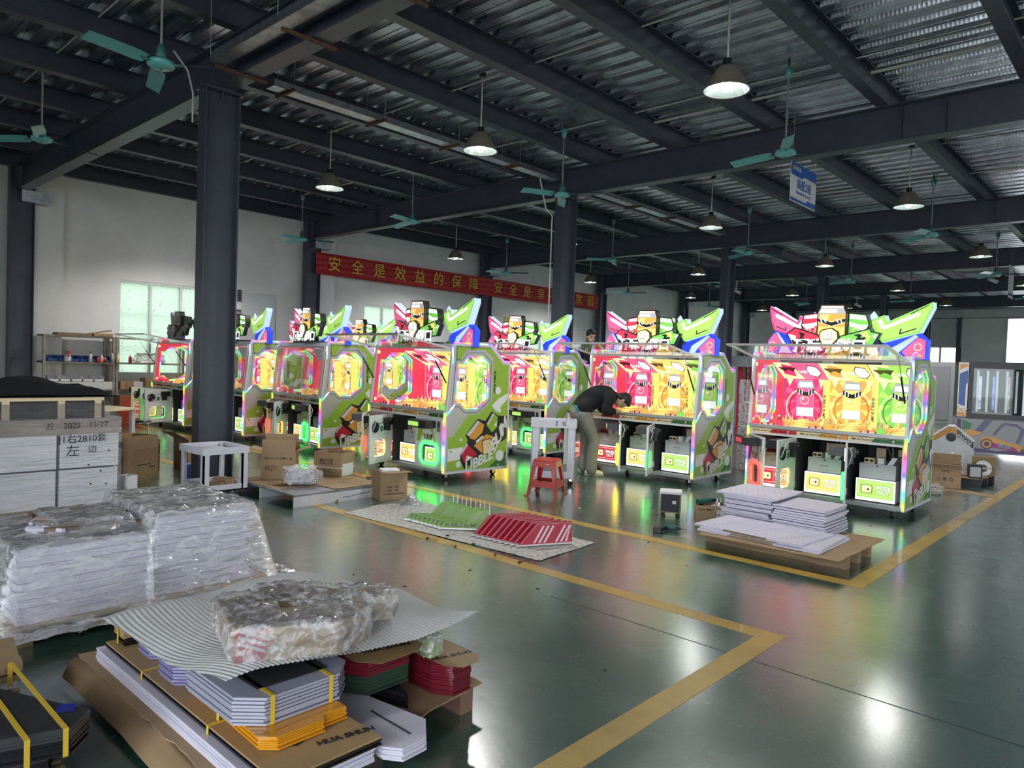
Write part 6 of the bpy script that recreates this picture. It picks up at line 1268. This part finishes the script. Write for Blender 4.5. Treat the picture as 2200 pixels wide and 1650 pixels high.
def eyes(g, Rm, parent, s=1.):
    b = B()
    for q in (-1, 1): ell(b, g(q*.031, .083, .0), (.011*s, .006*s, .005*s), P_black, Rm, 10); ell(b, g(q*.032, .092, .022), (.020*s, .006*s, .004*s), M_hair, Rm, 10)
    ell(b, g(0, .096, -.058), (.018*s, .003*s, .0025*s), mat('lips', (.35, .14, .12), .5), Rm, 10); b.obj('eyes_and_mouth', parent)
def hair(g, Rm, parent, s=1., vox=.008):
    b = B(); ell(b, g(0, -.018, .048), (.086*s, .100*s, .094*s), M_hair, Rm); ell(b, g(0, -.055, -.01), (.074*s, .062*s, .085*s), M_hair, Rm); ell(b, g(0, .05, .088), (.066*s, .052*s, .036*s), M_hair, Rm)
    for k in range(7): x = -.055+.018*k; limb(b, [g(x, .07, .09)[:]+(.016*s,), g(x*1.08, .092, .055+.008*((k*5) % 3))[:]+(.006*s,)], M_hair, 8)
    return fuse(b.obj('hair', parent), vox, 3)
def hand(b, w, d, nrm, m, s=1., curl=.5):
    """palm with four fingers and a thumb: w wrist, d pointing direction, nrm back-of-hand normal"""
    w = Vector(w); d = Vector(d).normalized(); nrm = Vector(nrm); nrm = (nrm-d*nrm.dot(d)).normalized(); sd = d.cross(nrm)
    Rm = Matrix((sd, d, nrm)).transposed(); ell(b, w+d*.045*s, (.040*s, .052*s, .016*s), m, Rm)
    for k, L_ in enumerate((.068, .078, .073, .058)):
        o = w+d*.082*s+sd*(.027-.018*k)*s; k1 = o+(d*math.cos(curl*.4)-nrm*math.sin(curl*.4))*L_*.45*s; k2 = k1+(d*math.cos(curl)-nrm*math.sin(curl))*L_*.33*s; k3 = k2+(d*math.cos(curl*1.6)-nrm*math.sin(curl*1.6))*L_*.25*s
        limb(b, [(*(o-d*.02*s), .009*s), (*k1, .0085*s), (*k2, .008*s), (*k3, .007*s)], m, 8)
    o = w+d*.03*s+sd*.032*s; limb(b, [(*o, .011*s), (*(o+(sd*.8+d*.6)*.032*s-nrm*.006*s), .010*s), (*(o+(sd*.75+d*1.25)*.045*s-nrm*.015*s), .008*s)], m, 8)
# --- man bending into the second cabinet
P0 = Vector((-6.43, 8.74, 0)); U = Vector((.735, .678, 0)); V = Vector((-.678, .735, 0))
def Q(u, v, z): return tuple(P0+U*u+V*v+Vector((0, 0, z)))
def QR(u, v, z, r): return Q(u, v, z)+(r,)
b = B(); g, Rm = head(b, Q(.455, 0, 1.135), U*.95+Vector((0, 0, .10)), Vector((0, 0, -1))+U*.15, 1.02)
limb(b, [QR(.27, 0, 1.20, .062), QR(.36, 0, 1.165, .056), QR(.42, 0, 1.14, .055)], M_skin)
for q in (-1, 1):
    limb(b, [QR(.26, q*.20, .985, .034), QR(.35, q*.17, .975, .027)], M_skin); hand(b, Q(.345, q*.17, .975), U*.9+V*(-q*.25)+Vector((0, 0, -.05)), (0, 0, 1), M_skin, 1.05, .55)
    limb(b, [QR(-.06+(.04 if q < 0 else -.06), q*.09, .16, .042), QR(-.055+(.04 if q < 0 else -.06), q*.09, .07, .040)], M_skin)
limb(b, [QR(.27, 0, 1.20, .062), QR(.05, 0, 1.12, .09), QR(-.10, 0, .95, .10)], M_skin)
for q in (-1, 1): limb(b, [QR(-.10, q*.07, .95, .09), QR(.0+(.03 if q < 0 else -.08), q*.09, .52, .06), QR(-.02+(.02 if q < 0 else -.08), q*.09, .12, .045)], M_skin); limb(b, [QR(.27, q*.12, 1.18, .05), QR(.20, q*.22, 1.0, .04), QR(.26, q*.2, .985, .034)], M_skin)
man = fuse(b.obj('person'), .0085, 4); tag(man, label='man in black jacket and grey trousers bending into a cabinet', cat='person')
eyes(g, Rm, man, 1.02); hair(g, Rm, man, 1.02)
b = B(); limb(b, [QR(-.16, 0, .98, .155), QR(-.06, 0, 1.10, .165), QR(.08, 0, 1.185, .165), QR(.22, 0, 1.20, .150), QR(.315, 0, 1.185, .09)], M_jk, 20)
for q in (-1, 1): limb(b, [QR(.22, q*.10, 1.20, .10), QR(.24, q*.19, 1.16, .088), QR(.185, q*.235, 1.03, .075), QR(.20, q*.235, .985, .07), QR(.30, q*.19, .98, .050)], M_jk, 16); limb(b, [QR(.08, q*.10, 1.18, .12), QR(-.12, q*.09, 1.02, .12)], M_jk, 16)
fuse(b.obj('jacket', man), .014, 4)
b = B(); limb(b, [QR(-.165, -.01, .955, .152), QR(-.15, -.01, .985, .156)], M_teal2, 16); fuse(b.obj('shirt_hem', man), .016, 3)
b = B(); limb(b, [QR(-.185, 0, .945, .153), QR(-.13, 0, .86, .158)], M_tr, 18)
for q in (-1, 1):
    o = .03 if q < 0 else -.06; limb(b, [QR(-.13, q*.075, .93, .118), QR(-.06+o*.3, q*.09, .74, .108), QR(.005+o, q*.095, .52, .088), QR(-.01+o, q*.095, .30, .082), QR(-.015+o, q*.095, .085, .088)], M_tr, 16)
fuse(b.obj('trousers', man), .014, 3)
for q in (-1, 1):
    o = .03 if q < 0 else -.06; b = B(); limb(b, [QR(-.07+o, q*.095, .055, .046), QR(.03+o, q*.095, .055, .046), QR(.13+o, q*.095, .042, .040)], M_shoe, 14); ell(b, Q(-.02+o, q*.095, .08), (.045, .045, .04), M_shoe, None, 12)
    sh = fuse(b.obj('shoe', man), .008, 3); B().add([Q(-.11+o, q*.095-.045, .004), Q(.16+o, q*.095-.04, .004), Q(.16+o, q*.095+.04, .004), Q(-.11+o, q*.095+.045, .004), Q(-.12+o, q*.095-.047, .026), Q(.172+o, q*.095-.042, .026), Q(.172+o, q*.095+.042, .026), Q(-.12+o, q*.095+.047, .026)], [(3, 2, 1, 0), (4, 5, 6, 7), (0, 1, 5, 4), (1, 2, 6, 5), (2, 3, 7, 6), (3, 0, 4, 7)], mat('shoe_sole', (.30, .30, .22), .6)).obj('sole', man)
# --- person behind the middle cabinet, on a step
PB = Vector((-8.16, 10.98, .60)); sp = empty('step_platform', (PB.x, PB.y, 0), ua, label='low step platform behind the middle cabinet', cat='step')
B().box(-.3, .3, -.22, .22, .56, .60, M_wood).obj('tread', sp)
for x in (-.28, .22):
    for y in (-.2, .14): B().box(x, x+.06, y, y+.06, 0, .56, M_wood).obj('leg', sp)
def S(u, v, z): return tuple(PB+U*u+V*v+Vector((0, 0, z)))
def SR(u, v, z, r): return S(u, v, z)+(r,)
Fd = -V  # facing the camera side
b = B(); g, Rm = head(b, S(.0, -.03, 1.585), Vector((0, 0, 1))+Fd*.25, Fd+U*.35-Vector((0, 0, .3)), 1.02)
limb(b, [SR(0, 0, 1.36, .07), SR(0, -.01, 1.47, .058), SR(0, -.02, 1.53, .055)], M_skin); limb(b, [SR(0, 0, 1.38, .09), SR(0, 0, 1.1, .12), SR(0, 0, .9, .12)], M_skin)
for q in (-1, 1):
    limb(b, [SR(q*.17, 0, 1.33, .055), SR(q*.22, -.10, 1.10, .045), SR(q*.15, -.30, 1.12, .035)], M_skin); hand(b, S(q*.15, -.30, 1.12), Fd+U*(-q*.2), (0, 0, 1), M_skin, 1.05, .6); limb(b, [SR(q*.09, 0, .9, .09), SR(q*.10, -.01, .48, .06), SR(q*.10, 0, .1, .045), SR(q*.10, -.06, .04, .04), SR(q*.10, -.14, .035, .035)], M_skin)
p2 = fuse(b.obj('person'), .0085, 4); tag(p2, label='dark-haired person looking down behind the middle cabinet', cat='person')
eyes(g, Rm, p2, 1.02); hair(g, Rm, p2, 1.02)
b = B(); limb(b, [SR(0, 0, 1.40, .12), SR(0, 0, 1.25, .17), SR(0, 0, 1.0, .17), SR(0, 0, .82, .165)], M_jk, 18)
for q in (-1, 1): limb(b, [SR(q*.08, 0, 1.38, .11), SR(q*.20, -.02, 1.32, .085), SR(q*.235, -.10, 1.10, .07), SR(q*.16, -.27, 1.12, .055)], M_jk, 14)
limb(b, [SR(0, .05, 1.44, .095), SR(0, .06, 1.50, .075)], M_jk, 14); fuse(b.obj('jacket', p2), .014, 4)
b = B()
for q in (-1, 1): limb(b, [SR(q*.08, 0, .90, .125), SR(q*.10, -.01, .50, .085), SR(q*.10, 0, .10, .08)], M_dark, 14)
fuse(b.obj('trousers', p2), .014, 3)
for q in (-1, 1): b = B(); limb(b, [SR(q*.10, .05, .045, .043), SR(q*.10, -.06, .045, .045), SR(q*.10, -.16, .038, .037)], M_black, 12); fuse(b.obj('shoe', p2), .009, 3)
